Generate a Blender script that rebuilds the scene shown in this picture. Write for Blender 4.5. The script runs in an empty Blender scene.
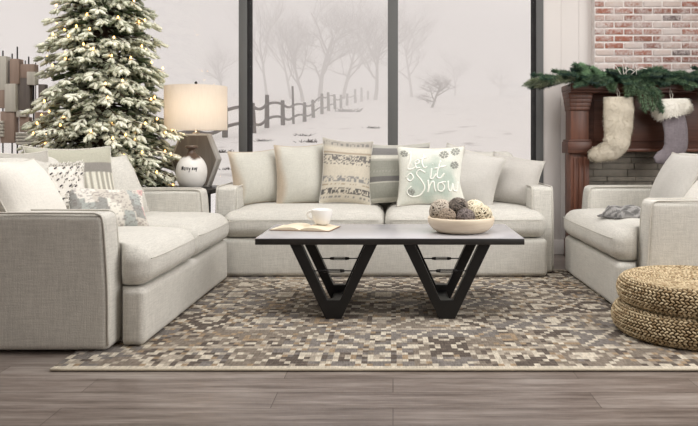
import bpy, math, random
import numpy as np
from mathutils import Vector, Matrix, Euler
random.seed(7); RNG = np.random.default_rng(7)
PI = math.pi
SC = bpy.context.scene
COL = SC.collection
F, CX, CY, EYE = 700.0, 393.0, 143.0, 1.0      # focal length in pixels, vanishing point, eye height

def px(x, Y):            # pixel column -> world X at depth Y
    return (x - CX) / F * Y
def pz(y, Y):            # pixel row -> world Z at depth Y
    return EYE - (y - CY) / F * Y
def srgb(r, g, b):
    def f(c):
        c /= 255.0
        return c / 12.92 if c <= 0.04045 else ((c + 0.055) / 1.055) ** 2.4
    return (f(r), f(g), f(b))

# ------------------------------------------------------------------ tagging
def tag(o, label=None, cat=None, group=None, kind=None):
    if label: o['label'] = label
    if cat: o['category'] = cat
    if group: o['group'] = group
    if kind: o['kind'] = kind
    return o
def empty(name, loc, rz=0.0, label=None, cat=None, group=None, kind=None):
    o = bpy.data.objects.new(name, None)
    o.empty_display_size = 0.1
    o.location = loc; o.rotation_euler = (0, 0, rz)
    COL.objects.link(o)
    return tag(o, label, cat, group, kind)

# ------------------------------------------------------------------ mesh builder
class MB:
    def __init__(s):
        s.v = []; s.f = []; s.c = []; s.uv = None; s.n = 0; s.hascol = False
    def add(s, v, f, col=None):
        v = np.asarray(v, float)
        s.v.append(v)
        s.f.extend([tuple(int(i) + s.n for i in q) for q in f])
        if col is None:
            s.c.append(np.ones((len(v), 3)))
        else:
            s.hascol = True
            col = np.asarray(col, float)
            s.c.append(np.tile(col, (len(v), 1)) if col.ndim == 1 else col)
        s.n += len(v)
        return s
    def build(s, name, mat, parent=None, smooth=True, label=None, local=False, kind=None, angle=None):
        V = np.concatenate(s.v)
        if parent is not None and not local:
            V = V - np.array(parent_world(parent))
        me = bpy.data.meshes.new(name)
        me.from_pydata(V.tolist(), [], s.f)
        if s.hascol:
            C = np.concatenate(s.c)
            a = me.color_attributes.new('Col', 'FLOAT_COLOR', 'POINT')
            a.data.foreach_set('color', np.concatenate([C, np.ones((len(C), 1))], 1).ravel())
        me.validate(); me.update()
        if smooth:
            if angle: 
                me.shade_smooth(); me.set_sharp_from_angle(angle=math.radians(angle))
            else: me.shade_smooth()
        me.materials.append(mat)
        o = bpy.data.objects.new(name, me)
        COL.objects.link(o)
        if parent is not None: o.parent = parent
        if label: o['label'] = label
        if kind: o['kind'] = kind
        return o
def parent_world(p):
    v = Vector(p.location)
    if p.parent: v = v + Vector(parent_world(p.parent))
    return v

def lattice(x0, x1, y0, y1, z0, z1, r, ni=(1, 1, 1), m=3):
    """surface of a rounded box; returns (V, F, Q) with Q the position in -1..1"""
    lo = np.array([x0, y0, z0]); hi = np.array([x1, y1, z1]); c = (lo + hi) / 2; h = (hi - lo) / 2
    r = min(r, h.min() * 0.999)
    ax = []
    for a in range(3):
        inner = h[a] - r
        ks = [math.tan(PI / 4 * k / m) for k in range(1, m + 1)]
        neg = [-inner - r * k for k in reversed(ks)]; pos = [inner + r * k for k in ks]
        n = ni[a]
        mid = [-inner + 2 * inner * i / n for i in range(n + 1)]
        ax.append(neg + mid + pos)
    N = [len(a) for a in ax]; idx = {}; V = []
    def vid(i, j, k):
        key = (i, j, k)
        if key not in idx:
            idx[key] = len(V); V.append((ax[0][i], ax[1][j], ax[2][k]))
        return idx[key]
    Fc = []
    for i in range(N[0] - 1):
        for j in range(N[1] - 1):
            Fc.append((vid(i, j, 0), vid(i, j + 1, 0), vid(i + 1, j + 1, 0), vid(i + 1, j, 0)))
            K = N[2] - 1
            Fc.append((vid(i, j, K), vid(i + 1, j, K), vid(i + 1, j + 1, K), vid(i, j + 1, K)))
    for i in range(N[0] - 1):
        for k in range(N[2] - 1):
            Fc.append((vid(i, 0, k), vid(i + 1, 0, k), vid(i + 1, 0, k + 1), vid(i, 0, k + 1)))
            J = N[1] - 1
            Fc.append((vid(i, J, k), vid(i, J, k + 1), vid(i + 1, J, k + 1), vid(i + 1, J, k)))
    for j in range(N[1] - 1):
        for k in range(N[2] - 1):
            Fc.append((vid(0, j, k), vid(0, j, k + 1), vid(0, j + 1, k + 1), vid(0, j + 1, k)))
            I = N[0] - 1
            Fc.append((vid(I, j, k), vid(I, j + 1, k), vid(I, j + 1, k + 1), vid(I, j, k + 1)))
    V = np.array(V); inn = np.clip(V, -(h - r), h - r); d = V - inn
    L = np.linalg.norm(d, axis=1, keepdims=True)
    P = inn + r * d / np.maximum(L, 1e-9)
    Q = P / h
    return P + c, Fc, Q
def box(mb, x0, x1, y0, y1, z0, z1, r=0.004, m=1, col=None, M=None):
    V, Fc, Q = lattice(min(x0, x1), max(x0, x1), min(y0, y1), max(y0, y1), min(z0, z1), max(z0, z1), r, (1, 1, 1), m)
    if M is not None: V = xf(V, M)
    mb.add(V, Fc, col); return mb
def xf(V, M):
    M = np.array(M); V = np.asarray(V, float)
    return V @ M[:3, :3].T + M[:3, 3]
def frames(P):
    P = np.asarray(P, float); T = np.gradient(P, axis=0); T /= np.maximum(np.linalg.norm(T, axis=1, keepdims=True), 1e-9)
    up = np.array([0, 0, 1.0]) if abs(T[0][2]) < 0.9 else np.array([1.0, 0, 0])
    n = np.cross(T[0], up); n /= np.linalg.norm(n); Ns = []
    for t in T:
        n = n - t * np.dot(n, t); n /= max(np.linalg.norm(n), 1e-9); Ns.append(n.copy())
    Ns = np.array(Ns); return T, Ns, np.cross(T, Ns)
def tube(mb, P, r, sides=6, col=None, cap=True, closed=False):
    P = np.asarray(P, float); n = len(P)
    R = np.full(n, r) if np.isscalar(r) else np.asarray(r, float)
    T, N, B = frames(P)
    a = np.arange(sides) * 2 * PI / sides
    V = (P[:, None, :] + R[:, None, None] * (np.cos(a)[None, :, None] * N[:, None, :] + np.sin(a)[None, :, None] * B[:, None, :])).reshape(-1, 3)
    Fc = []
    for i in range(n - 1 + (1 if closed else 0)):
        i2 = (i + 1) % n
        for k in range(sides):
            k2 = (k + 1) % sides
            Fc.append((i * sides + k, i * sides + k2, i2 * sides + k2, i2 * sides + k))
    if cap and not closed:
        Fc.append(tuple(range(sides))[::-1]); Fc.append(tuple((n - 1) * sides + k for k in range(sides)))
    mb.add(V, Fc, col); return mb
def lathe(mb, prof, c=(0, 0, 0), segs=32, col=None, sx=1, sy=1, fn=None):
    V = []; Fc = []; n = len(prof)
    for i, (r, z) in enumerate(prof):
        for k in range(segs):
            a = 2 * PI * k / segs
            V.append((c[0] + sx * r * math.cos(a), c[1] + sy * r * math.sin(a), c[2] + z))
    for i in range(n - 1):
        for k in range(segs):
            k2 = (k + 1) % segs
            Fc.append((i * segs + k, i * segs + k2, (i + 1) * segs + k2, (i + 1) * segs + k))
    if prof[0][0] > 1e-6: Fc.append(tuple(range(segs))[::-1])
    if prof[-1][0] > 1e-6: Fc.append(tuple((n - 1) * segs + k for k in range(segs)))
    mb.add(V, Fc, col); return mb
def prism(mb, poly, axis, a0, a1, col=None):
    """poly: list of 2-D points; extruded along axis"""
    n = len(poly); V = []
    for a in (a0, a1):
        for (u, w) in poly:
            V.append({'x': (a, u, w), 'y': (u, a, w), 'z': (u, w, a)}[axis])
    Fc = [tuple(range(n)), tuple(range(n, 2 * n))[::-1]] + [(i, i + n, (i + 1) % n + n, (i + 1) % n) for i in range(n)]
    mb.add(V, Fc, col); return mb
def wob(P, amp, k, seed=0, n=5):
    """smooth pseudo-noise from sines"""
    r = np.random.default_rng(seed); out = np.zeros(len(P))
    for _ in range(n):
        d = r.normal(size=3) * k; out += np.sin(P @ d + r.uniform(0, 6.28))
    return amp * out / n
def smooth_line(pts, n=8):
    pts = np.asarray(pts, float)
    P = np.vstack([2 * pts[0] - pts[1], pts, 2 * pts[-1] - pts[-2]]); out = []
    for i in range(1, len(P) - 2):
        for t in np.linspace(0, 1, n, endpoint=False):
            a, b, c, d = P[i - 1], P[i], P[i + 1], P[i + 2]
            out.append(0.5 * ((2 * b) + (-a + c) * t + (2 * a - 5 * b + 4 * c - d) * t * t + (-a + 3 * b - 3 * c + d) * t ** 3))
    out.append(P[-2]); return np.array(out)

# ------------------------------------------------------------------ materials
class NT:
    def __init__(s, name):
        s.m = bpy.data.materials.new(name); s.m.use_nodes = True; s.t = s.m.node_tree
        s.b = s.t.nodes['Principled BSDF']; s.out = s.t.nodes['Material Output']
    def n(s, typ, **kw):
        nd = s.t.nodes.new(typ)
        for k, v in kw.items(): setattr(nd, k, v)
        return nd
    def l(s, a, b): s.t.links.new(a, b)
    def math(s, op, a, b=None, c=None):
        nd = s.n('ShaderNodeMath', operation=op)
        for i, v in enumerate((a, b, c)):
            if v is None: continue
            if isinstance(v, (int, float)): nd.inputs[i].default_value = v
            else: s.l(v, nd.inputs[i])
        return nd.outputs[0]
    def mix(s, f, a, b, typ='MIX'):
        nd = s.n('ShaderNodeMix', data_type='RGBA', blend_type=typ)
        for sk, v in ((nd.inputs[0], f), (nd.inputs[6], a), (nd.inputs[7], b)):
            if isinstance(v, (int, float)): sk.default_value = v
            elif isinstance(v, tuple): sk.default_value = (*v[:3], 1)
            else: s.l(v, sk)
        return nd.outputs[2]
    def coord(s, kind='Object'):
        return s.n('ShaderNodeTexCoord').outputs[kind]
    def map(s, v, scale=(1, 1, 1), loc=(0, 0, 0), rot=(0, 0, 0)):
        nd = s.n('ShaderNodeMapping'); nd.inputs['Scale'].default_value = scale
        nd.inputs['Location'].default_value = loc; nd.inputs['Rotation'].default_value = rot
        s.l(v, nd.inputs['Vector']); return nd.outputs[0]
    def noise(s, v, scale=5, detail=3, rough=0.5):
        nd = s.n('ShaderNodeTexNoise'); nd.inputs['Scale'].default_value = scale
        nd.inputs['Detail'].default_value = detail; nd.inputs['Roughness'].default_value = rough
        s.l(v, nd.inputs['Vector']); return nd.outputs['Fac']
    def ramp(s, f, stops, interp='LINEAR'):
        nd = s.n('ShaderNodeValToRGB'); cr = nd.color_ramp; cr.interpolation = interp
        while len(cr.elements) < len(stops): cr.elements.new(0.5)
        for e, (p, c) in zip(cr.elements, stops):
            e.position = p; e.color = (*(c if isinstance(c, tuple) else (c, c, c)), 1)
        s.l(f, nd.inputs[0]); return nd.outputs[0]
    def bump(s, h, strength=0.3, dist=0.01):
        nd = s.n('ShaderNodeBump'); nd.inputs['Strength'].default_value = strength
        nd.inputs['Distance'].default_value = dist
        s.l(h, nd.inputs['Height']); s.l(nd.outputs[0], s.b.inputs['Normal'])
    def set(s, col=None, rough=0.6, metal=0.0, spec=0.5, sheen=0.0):
        if col is not None:
            if isinstance(col, tuple): s.b.inputs['Base Color'].default_value = (*col, 1)
            else: s.l(col, s.b.inputs['Base Color'])
        s.b.inputs['Roughness'].default_value = rough; s.b.inputs['Metallic'].default_value = metal
        s.b.inputs['Specular IOR Level'].default_value = spec
        if sheen: s.b.inputs['Sheen Weight'].default_value = sheen
        return s
def plain(name, col, rough=0.6, metal=0.0, var=0.06, scale=12, spec=0.5, bump=0.0):
    m = NT(name); c = m.coord(); n = m.noise(c, scale, 4)
    lo = tuple(max(0, x * (1 - var)) for x in col); hi = tuple(min(1, x * (1 + var)) for x in col)
    m.set(m.mix(n, lo, hi), rough, metal, spec)
    if bump: m.bump(n, bump, 0.004)
    return m.m
def fabric(name, col, contrast=0.13, fine=150, attr=False, bump=0.35, sheen=0.15):
    m = NT(name); c = m.coord()
    a = m.noise(m.map(c, (14, fine, fine)), 1, 2); b = m.noise(m.map(c, (fine, fine, 14)), 1, 2); d = m.noise(m.map(c, (fine, 14, fine)), 1, 2)
    s = m.math('ADD', m.math('ADD', a, b), d); s = m.math('DIVIDE', s, 3)
    k = m.ramp(s, [(0.36, 1 - contrast * 1.3), (0.64, 1 + contrast)])
    big = m.ramp(m.noise(c, 3.5, 2), [(0.3, 0.96), (0.7, 1.03)])
    base = col
    if attr:
        at = m.n('ShaderNodeAttribute'); at.attribute_name = 'Col'; base = at.outputs['Color']
    x = m.mix(1.0, base, k, 'MULTIPLY'); x = m.mix(1.0, x, big, 'MULTIPLY')
    m.set(x, 0.92, 0, 0.25, sheen); m.bump(s, bump, 0.006)
    return m.m
def attr_mat(name, rough=0.7, var=0.1, scale=60, bump=0.2, spec=0.4, trans=0.0):
    m = NT(name); at = m.n('ShaderNodeAttribute'); at.attribute_name = 'Col'
    n = m.noise(m.coord(), scale, 3)
    m.set(m.mix(1.0, at.outputs['Color'], m.ramp(n, [(0.25, 1 - var), (0.75, 1 + var)]), 'MULTIPLY'), rough, 0, spec)
    if bump: m.bump(n, bump, 0.004)
    return m.m
def wood(name, c1, c2, rough=0.45, axis=0, scale=9):
    m = NT(name); sc = [scale * 5] * 3; sc[axis] = scale * 0.4
    n = m.noise(m.map(m.coord(), tuple(sc)), 1, 5, 0.6)
    m.set(m.mix(m.ramp(n, [(0.3, 0.0), (0.7, 1.0)]), c1, c2), rough); m.bump(n, 0.15, 0.003)
    return m.m

LINEN = fabric('oatmeal_linen', srgb(205, 202, 194), 0.125)
LINEN_PIPE = fabric('linen_piping', srgb(202, 198, 189), 0.08)
BLACK = plain('black_metal', srgb(26, 25, 25), 0.42, 0.3, 0.1, 30)
DARKWOOD = wood('black_stained_wood', srgb(30, 28, 27), srgb(44, 41, 39), 0.4)
WHITE_PAINT = plain('white_painted_boards', srgb(216, 210, 206), 0.55, 0, 0.02, 4)
EVER = attr_mat('frosted_needles', 0.75, 0.12, 90, 0.0)

# ------------------------------------------------------------------ camera, world, light
cam = bpy.data.cameras.new('camera'); co = bpy.data.objects.new('camera', cam); COL.objects.link(co)
co.location = (0, 0, EYE); co.rotation_euler = (PI / 2, 0, 0)
cam.sensor_fit = 'HORIZONTAL'; cam.sensor_width = 36; cam.lens = 36 * F / 698
cam.shift_x = -(CX - 349) / 698; cam.shift_y = -(213 - CY) / 698
cam.clip_end = 600
SC.camera = co
w = bpy.data.worlds.new('overcast'); SC.world = w; w.use_nodes = True
bg = w.node_tree.nodes['Background']
SKY = srgb(233, 225, 222)
bg.inputs[0].default_value = (*SKY, 1); bg.inputs[1].default_value = 1.17
def area(name, loc, target, size, energy, col=(1, 1, 1), sy=None):
    l = bpy.data.lights.new(name, 'AREA'); l.energy = energy; l.size = size; l.color = col
    if sy: l.shape = 'RECTANGLE'; l.size_y = sy
    o = bpy.data.objects.new(name, l); COL.objects.link(o); o.location = loc
    o.rotation_euler = (Vector(target) - Vector(loc)).to_track_quat('-Z', 'Y').to_euler(); return o
area('ceiling_softbox', (0.0, 3.9, 3.22), (0.0, 4.2, 0), 3.6, 118, (1.0, 0.985, 0.965), 2.4)
area('side_softbox', (3.3, 3.4, 2.3), (-1.0, 4.4, 0.5), 1.8, 52, (1.0, 0.99, 0.98))
area('left_fill_light', (-3.0, 4.4, 3.24), (-2.7, 5.2, 0.5), 1.0, 32, (1.0, 0.985, 0.96))  # added fill light, brightens the sculpture and tree at the left
area('front_fill_light', (3.3, 0.9, 2.3), (-1.2, 4.2, 0.5), 1.8, 70, (1.0, 0.985, 0.96))  # added out-of-view fill, lifts the camera-facing arms and the loveseat front

# ------------------------------------------------------------------ the room
WALLY = 6.3
def floor():
    m = NT('grey_brown_planks'); c = m.coord()
    br = m.n('ShaderNodeTexBrick'); m.l(c, br.inputs['Vector'])
    br.inputs['Scale'].default_value = 1; br.inputs['Brick Width'].default_value = 1.25; br.inputs['Row Height'].default_value = 0.165
    br.inputs['Mortar Size'].default_value = 0.0014; br.inputs['Color1'].default_value = (0.25, 0.25, 0.25, 1); br.inputs['Color2'].default_value = (0.8, 0.8, 0.8, 1)
    br.inputs['Mortar'].default_value = (0, 0, 0, 1); br.offset = 0.37
    g = m.noise(m.map(c, (2.2, 26, 1)), 1, 6, 0.62); g2 = m.noise(m.map(c, (9, 130, 1)), 1, 3)
    t = m.math('ADD', m.math('MULTIPLY', br.outputs['Color'], 0.22), m.math('ADD', m.math('MULTIPLY', g, 0.70), m.math('MULTIPLY', g2, 0.22)))
    colr = m.ramp(t, [(0.38, srgb(84, 73, 66)), (0.56, srgb(122, 111, 104)), (0.74, srgb(156, 147, 140))])
    colr = m.mix(br.outputs['Fac'], colr, srgb(62, 53, 48))
    m.set(colr, 0.30, 0, 0.5)
    h = m.math('SUBTRACT', m.math('MULTIPLY', g2, 0.3), br.outputs['Fac']); m.bump(h, 0.25, 0.002)
    mb = MB(); mb.add([(-4.5, -1.5, 0), (3.7, -1.5, 0), (3.7, 6.56, 0), (-4.5, 6.56, 0)], [(0, 1, 2, 3)])
    mb.add([(-4.5, -1.5, -0.1), (3.7, -1.5, -0.1), (3.7, 6.56, -0.1), (-4.5, 6.56, -0.1)], [(3, 2, 1, 0), (0, 1, -3 + 0, -4 + 0)][:1])
    tag(mb.build('floor', m.m, smooth=False), kind='structure', label='grey brown wooden plank floor')
floor()
def room():
    H = 3.3
    # white vertical boards to the right of the window
    b = MB(); x = 1.352
    while x < 3.7:
        box(b, x + 0.0006, min(x + 0.1594, 3.7), WALLY, WALLY + 0.25, 0, H, 0.0015); x += 0.16
    box(b, 1.36, 3.7, WALLY + 0.01, WALLY + 0.24, 0, H, 0.001)
    tag(b.build('wall_back', WHITE_PAINT, angle=40), kind='structure', label='white vertical board wall between window and fireplace')
    b = MB(); box(b, 1.352, 1.80, WALLY - 0.018, WALLY, 0, 0.13, 0.004)
    tag(b.build('baseboard_back', WHITE_PAINT, angle=40), kind='structure')
    b = MB(); box(b, -4.6, 3.8, -1.6, WALLY + .25, H, H + .1, .002); tag(b.build('ceiling', WHITE_PAINT, smooth=False), kind='structure')  # unseen ceiling, added to shut out sky light from above
    b = MB(); box(b, -4.6, 3.8, -1.6, -1.5, 0, H, .002); tag(b.build('wall_front', WHITE_PAINT, smooth=False), kind='structure')  # unseen wall behind the camera, added to cut the light from the front
    for nm, x0, x1 in (('wall_left', -4.6, -4.5), ('wall_right', 3.7, 3.8)):
        b = MB(); box(b, x0, x1, -1.5, WALLY + 0.25, 0, H, 0.002); tag(b.build(nm, WHITE_PAINT, smooth=False), kind='structure')
    # window posts: grey faces and black reveals
    grey = plain('grey_window_metal', srgb(98, 98, 97), 0.6, 0.0, 0.03, 8, 0.3)
    blk = plain('black_window_reveal', srgb(22, 20, 20), 0.8, 0.0, 0.05, 8, 0.2)
    XS = [(-3.99, -3.91), (-2.68, -2.60), (-1.387, -1.312), (-0.047, 0.045), (1.288, 1.352)]
    for i, (xa, xb) in enumerate(XS):
        xc = (xa + xb) / 2
        e = empty('trim_%d' % (i + 1), (xc, WALLY, 0), kind='structure')
        b = MB(); box(b, xa, xb, WALLY - 0.012, WALLY, 0, H, 0.003); b.build('post_face', grey, e, angle=40)
        b = MB(); box(b, xa, xb, WALLY, WALLY + 0.25, 0, H, 0.003)
        b.build('post_reveal', blk, e, angle=40)
    g = NT('window_glass'); t = g.t
    tr = g.n('ShaderNodeBsdfTransparent'); tr.inputs[0].default_value = (0.985, 0.99, 0.99, 1)
    gl = g.n('ShaderNodeBsdfGlossy'); gl.inputs['Roughness'].default_value = 0.02
    mx = g.n('ShaderNodeMixShader'); mx.inputs[0].default_value = 0.035
    g.l(tr.outputs[0], mx.inputs[1]); g.l(gl.outputs[0], mx.inputs[2]); g.l(mx.outputs[0], g.out.inputs['Surface'])
    xs = [(-4.5, -4.5)] + XS
    for i in range(5):
        x0, x1 = xs[i][1], xs[i + 1][0]
        e = empty('window_%d' % (i + 1), ((x0 + x1) / 2, WALLY + 0.15, 0), kind='structure')
        b = MB(); box(b, x0, x1, WALLY + 0.10, WALLY + 0.20, 0.0, 0.09, 0.003); box(b, x0, x1, WALLY + 0.10, WALLY + 0.20, H - 0.08, H, 0.003)
        b.build('window_frame', blk, e, angle=40)
        b = MB(); box(b, x0, x1, WALLY + 0.148, WALLY + 0.152, 0.09, H - 0.08, 0.0005); b.build('glass_pane', g.m, e, smooth=False)
room()

# ------------------------------------------------------------------ outdoors
PROF = [(6.6, 192), (8, 178), (10, 166), (14, 150), (21, 134), (25, 128), (35, 120), (52, 111), (70, 105), (100, 98.5), (140, 95), (200, 93)]
GY = np.array([p[0] for p in PROF]); GZ = np.array([pz(p[1], p[0]) for p in PROF])
def ground_z(X, Y):
    X = np.asarray(X, float); Y = np.asarray(Y, float)
    z = np.interp(Y, GY, GZ)
    lump = np.sin(X * 1.3 + Y * 0.7) * np.sin(Y * 0.9 - X * 0.4) * 0.03 + np.sin(X * 0.31 + 1) * np.sin(Y * 0.23) * 0.12 * np.clip((Y - 8) / 25, 0, 1) + np.sin(X * 3.7 + Y * 2.9) * np.sin(X * 2.3 - Y * 4.1) * 0.02
    return z + lump
def outdoors():
    snow = NT('snow'); n = snow.noise(snow.coord(), 1.6, 5, 0.6)
    n2 = snow.noise(snow.map(snow.coord(), (0.7, 0.5, 1)), 1.3, 5, 0.62)
    c = snow.mix(snow.ramp(n2, [(0.60, 0.0), (0.72, 1.0)]), (0.91, 0.895, 0.875), (0.62, 0.60, 0.58))
    snow.set(c, 0.85, 0, 0.2); snow.bump(n, 0.5, 0.15)
    Ys = 6.58 * (200 / 6.58) ** np.linspace(0, 1, 120); Us = np.linspace(-1.15, 1.15, 110)
    V = []; Fc = []
    for Y in Ys:
        X = Us * (Y + 6); Z = ground_z(X, np.full_like(X, Y)); V += [(a, Y, c_) for a, c_ in zip(X, Z)]
    n = len(Us)
    for i in range(len(Ys) - 1):
        for j in range(n - 1): Fc.append((i * n + j, i * n + j + 1, (i + 1) * n + j + 1, (i + 1) * n + j))
    mb = MB(); mb.add(V, Fc)
    tag(mb.build('ground', snow.m), kind='structure', label='snow covered field rising to a foggy horizon')
    # fence
    rail = wood('weathered_fence_wood', srgb(74, 68, 65), srgb(104, 97, 92), 0.85, 0, 3)
    posts = [(150, 13.5, 26), (197, 16.5, 30), (225, 18.8, 31), (254, 21, 31), (267, 24, 33), (283, 27, 25), (293.6, 30, 38), (304.6, 34, 19), (313.5, 39, 18), (322, 44, 20), (328.7, 50, 19), (335, 56, 15), (341, 62, 13), (347, 68, 12), (355.5, 76, 14), (361.7, 84, 14), (368, 92, 9)]
    e = empty('split_rail_fence', (px(254, 21), 21, float(ground_z(px(254, 21), 21))), label='weathered split rail fence running away across the snowy field', cat='fence')
    tops = []
    for (x, Y, h) in posts:
        X = px(x, Y); z0 = float(ground_z(X, Y)) - 0.1; hh = h / F * Y; r = 0.062 + 0.0011 * Y
        if x == 293.6 : r *= 0.6
        z1 = z0 + 0.1 + hh; b = MB(); dx = random.uniform(-0.05, 0.05)
        tube(b, [(X, Y, z0), (X + dx * .5, Y, (z0 + z1) / 2), (X + dx, Y, z1)], [r, r * .95, r * .8], 7)
        b.build('post', rail, e, smooth=False); tops.append((X, Y, z0 + 0.1, min(hh, 0.95 if Y < 40 else 1.3)))
    for i in range(len(tops) - 1):
        a, c = tops[i], tops[i + 1]
        if c[1] > 80: break
        for k in ((0.85, 0.32) if c[1] < 60 else (0.7,)):
            P = []
            for t in np.linspace(-0.06, 1.06, 7):
                sag = -0.10 * math.sin(PI * t) * (1 if i % 2 else -0.6)
                P.append((a[0] + (c[0] - a[0]) * t, a[1] + (c[1] - a[1]) * t - 0.05, (a[2] + a[3] * k) * (1 - t) + (c[2] + c[3] * k) * t + sag))
            b = MB(); tube(b, smooth_line(P, 3), 0.048, 6); b.build('rail', rail, e)
    # bare trees
    bark = wood('dark_bark', srgb(84, 76, 72), srgb(110, 101, 96), 0.9, 2, 4)
    def bare_tree(x, y, Y, height, label, spread=0.5, seed=1, lean=0, trunk=0.22, levels=5, low=0.25, group=None):
        r = random.Random(seed); X = px(x, Y); Z = float(ground_z(X, Y)) if y is None else pz(y, Y)
        tb = MB(); tw = MB()
        def grow(p, d, L, rad, lev):
            n = 5; P = [p]; dd = Vector(d)
            for i in range(n):
                dd = (dd + Vector((r.gauss(0, .13), r.gauss(0, .13), r.gauss(0, .10) + (0.05 if lev else 0))) * (.5 if lev == 0 else 1)).normalized()
                P.append(P[-1] + dd * L / n)
            R = [rad * (1 - 0.55 * i / n) for i in range(n + 1)]
            tube(tb if lev < 2 else tw, [tuple(q) for q in P], R, 6 if lev < 2 else 3, cap=False)
            if lev >= levels: return
            kids = 8 if lev == 0 else (5 if lev < 3 else 4)
            for k in range(kids):
                t = low + (1 - low) * (k + r.random()) / kids if lev == 0 else 0.25 + 0.75 * (k + r.random()) / kids
                i = min(n - 1, int(t * n)); q = P[i] + (P[i + 1] - P[i]) * (t * n - i)
                ax = Vector((r.gauss(0, 1), r.gauss(0, 1), 0.25 * r.gauss(0, 1))).normalized()
                nd = (dd * (1 - spread) + ax * spread * 1.15 + Vector((0, 0, 0.15))).normalized()
                grow(q, nd, L * (0.62 if lev == 0 else 0.66) * r.uniform(.8, 1.15), R[i] * 0.55, lev + 1)
        e = empty('bare_tree', (X, Y, Z), label=label, cat='tree', group=group)
        grow(Vector((X, Y, Z - 0.2)), Vector((lean, 0, 1)).normalized(), height, trunk, 0)
        tb.build('trunk', bark, e); tw.build('twigs', bark, e)
    G = 'bare trees in the fog'
    bare_tree(320, None, 88, 8.5, 'tallest hazy bare tree behind the fence, in the middle window pane', 0.55, 3, 0.02, 0.34, 5, 0.25, G)
    bare_tree(303, None, 84, 6.5, 'hazy bare tree standing left of the tallest one behind the fence', 0.5, 5, -0.05, 0.24, 5, 0.3, G)
    bare_tree(343, None, 96, 8.0, 'hazy bare tree leaning right just beyond the far fence posts', 0.5, 8, 0.14, 0.28, 5, 0.3, G)
    bare_tree(267, None, 92, 8.5, 'slim hazy bare tree nearest the left window post, middle pane', 0.4, 11, -0.02, 0.20, 4, 0.3, G)
    bare_tree(291, None, 100, 8.5, 'slim hazy bare tree second from the left in the middle pane', 0.4, 12, -0.08, 0.20, 4, 0.3, G)
    bare_tree(375, None, 90, 7.5, 'hazy bare tree trunk beside the middle window post', 0.5, 14, 0.06, 0.30, 5, 0.35, G)
    bare_tree(412, None, 110, 8.5, 'large faint bare tree just right of the middle window post', 0.55, 17, 0.0, 0.26, 5, 0.3, G)
    bare_tree(431, None, 58, 2.1, 'small bare apple tree with spreading crooked branches alone in the snow', 0.75, 23, 0.25, 0.13, 5, 0.3, G)
    bare_tree(455, None, 125, 5.2, 'faint low bare tree on the horizon of the right pane', 0.6, 29, 0.1, 0.2, 5, 0.2, G)
    bare_tree(500, None, 135, 4.0, 'faintest low bare tree near the right end of the horizon', 0.7, 31, 0.0, 0.2, 5, 0.15, G)
    bare_tree(222, None, 100, 5.0, 'faint bare tree on the horizon above the fence, behind the lamp', 0.6, 37, 0.0, 0.2, 5, 0.2, G)
    # dark tufts poking through snow
    tuft_m = plain('dry_dark_grass', srgb(70, 64, 60), 0.9)
    for i, (x, y, Y, s, lb) in enumerate([(222, 153, 13.2, .16, 'dry grass tuft in the snow between lamp and window post'), (228, 171, 9.3, .09, 'small dry grass tuft low in the snow beside the lamp base'), (308, 143, 17, .22, 'flat dark tuft in the snow above the plain cushions'), (302, 136, 20, .2, 'dark tuft in the snow under the fence'), (372, 127, 25, .2, 'dark tuft in the snow beside the middle window post'), (262, 141, 17.5, .15, 'dark tuft in the snow close to the left window post'), (347, 110, 50, .7, 'dark snow clump beneath the far fence posts')]):
        Z0 = float(ground_z(px(x, Y), Y)); b = MB()
        for k in range(40):
            a = random.uniform(0, 6.28); rr = random.uniform(0, s); X = px(x, Y) + rr * math.cos(a) * 1.4; YY = Y + rr * math.sin(a) * .6
            tube(b, [(X, YY, float(ground_z(X, YY)) - .02), (X + random.gauss(0, .5) * s, YY, Z0 + s * random.uniform(.1, .45))], [s * .06, s * .015], 3, cap=False)
        tag(b.build('grass_tuft', tuft_m), lb, 'grass', 'dry tufts in the snow')
    # fog over the field
    fm = bpy.data.materials.new('winter_fog'); fm.use_nodes = True; nt = fm.node_tree; nt.nodes.clear()
    vs = nt.nodes.new('ShaderNodeVolumeScatter'); vs.inputs['Density'].default_value = FOG; vs.inputs['Color'].default_value = (1, 0.995, 0.99, 1)
    vs.inputs['Anisotropy'].default_value = 0.3
    o_ = nt.nodes.new('ShaderNodeOutputMaterial'); nt.links.new(vs.outputs[0], o_.inputs['Volume'])
    b = MB(); V, Fc, Q = lattice(-170, 170, 12, 190, -1, 45, 0.01, (1, 1, 1), 1); b.add(V, Fc)
    tag(b.build('fog', fm, smooth=False), 'pale winter fog lying over the snowy field outside', 'fog', kind='stuff')
FOG = 0.019
outdoors()
SC.cycles.volume_bounces = 6; SC.cycles.use_denoising = True
SC.cycles.transparent_max_bounces = 16; SC.cycles.max_bounces = 10

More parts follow.
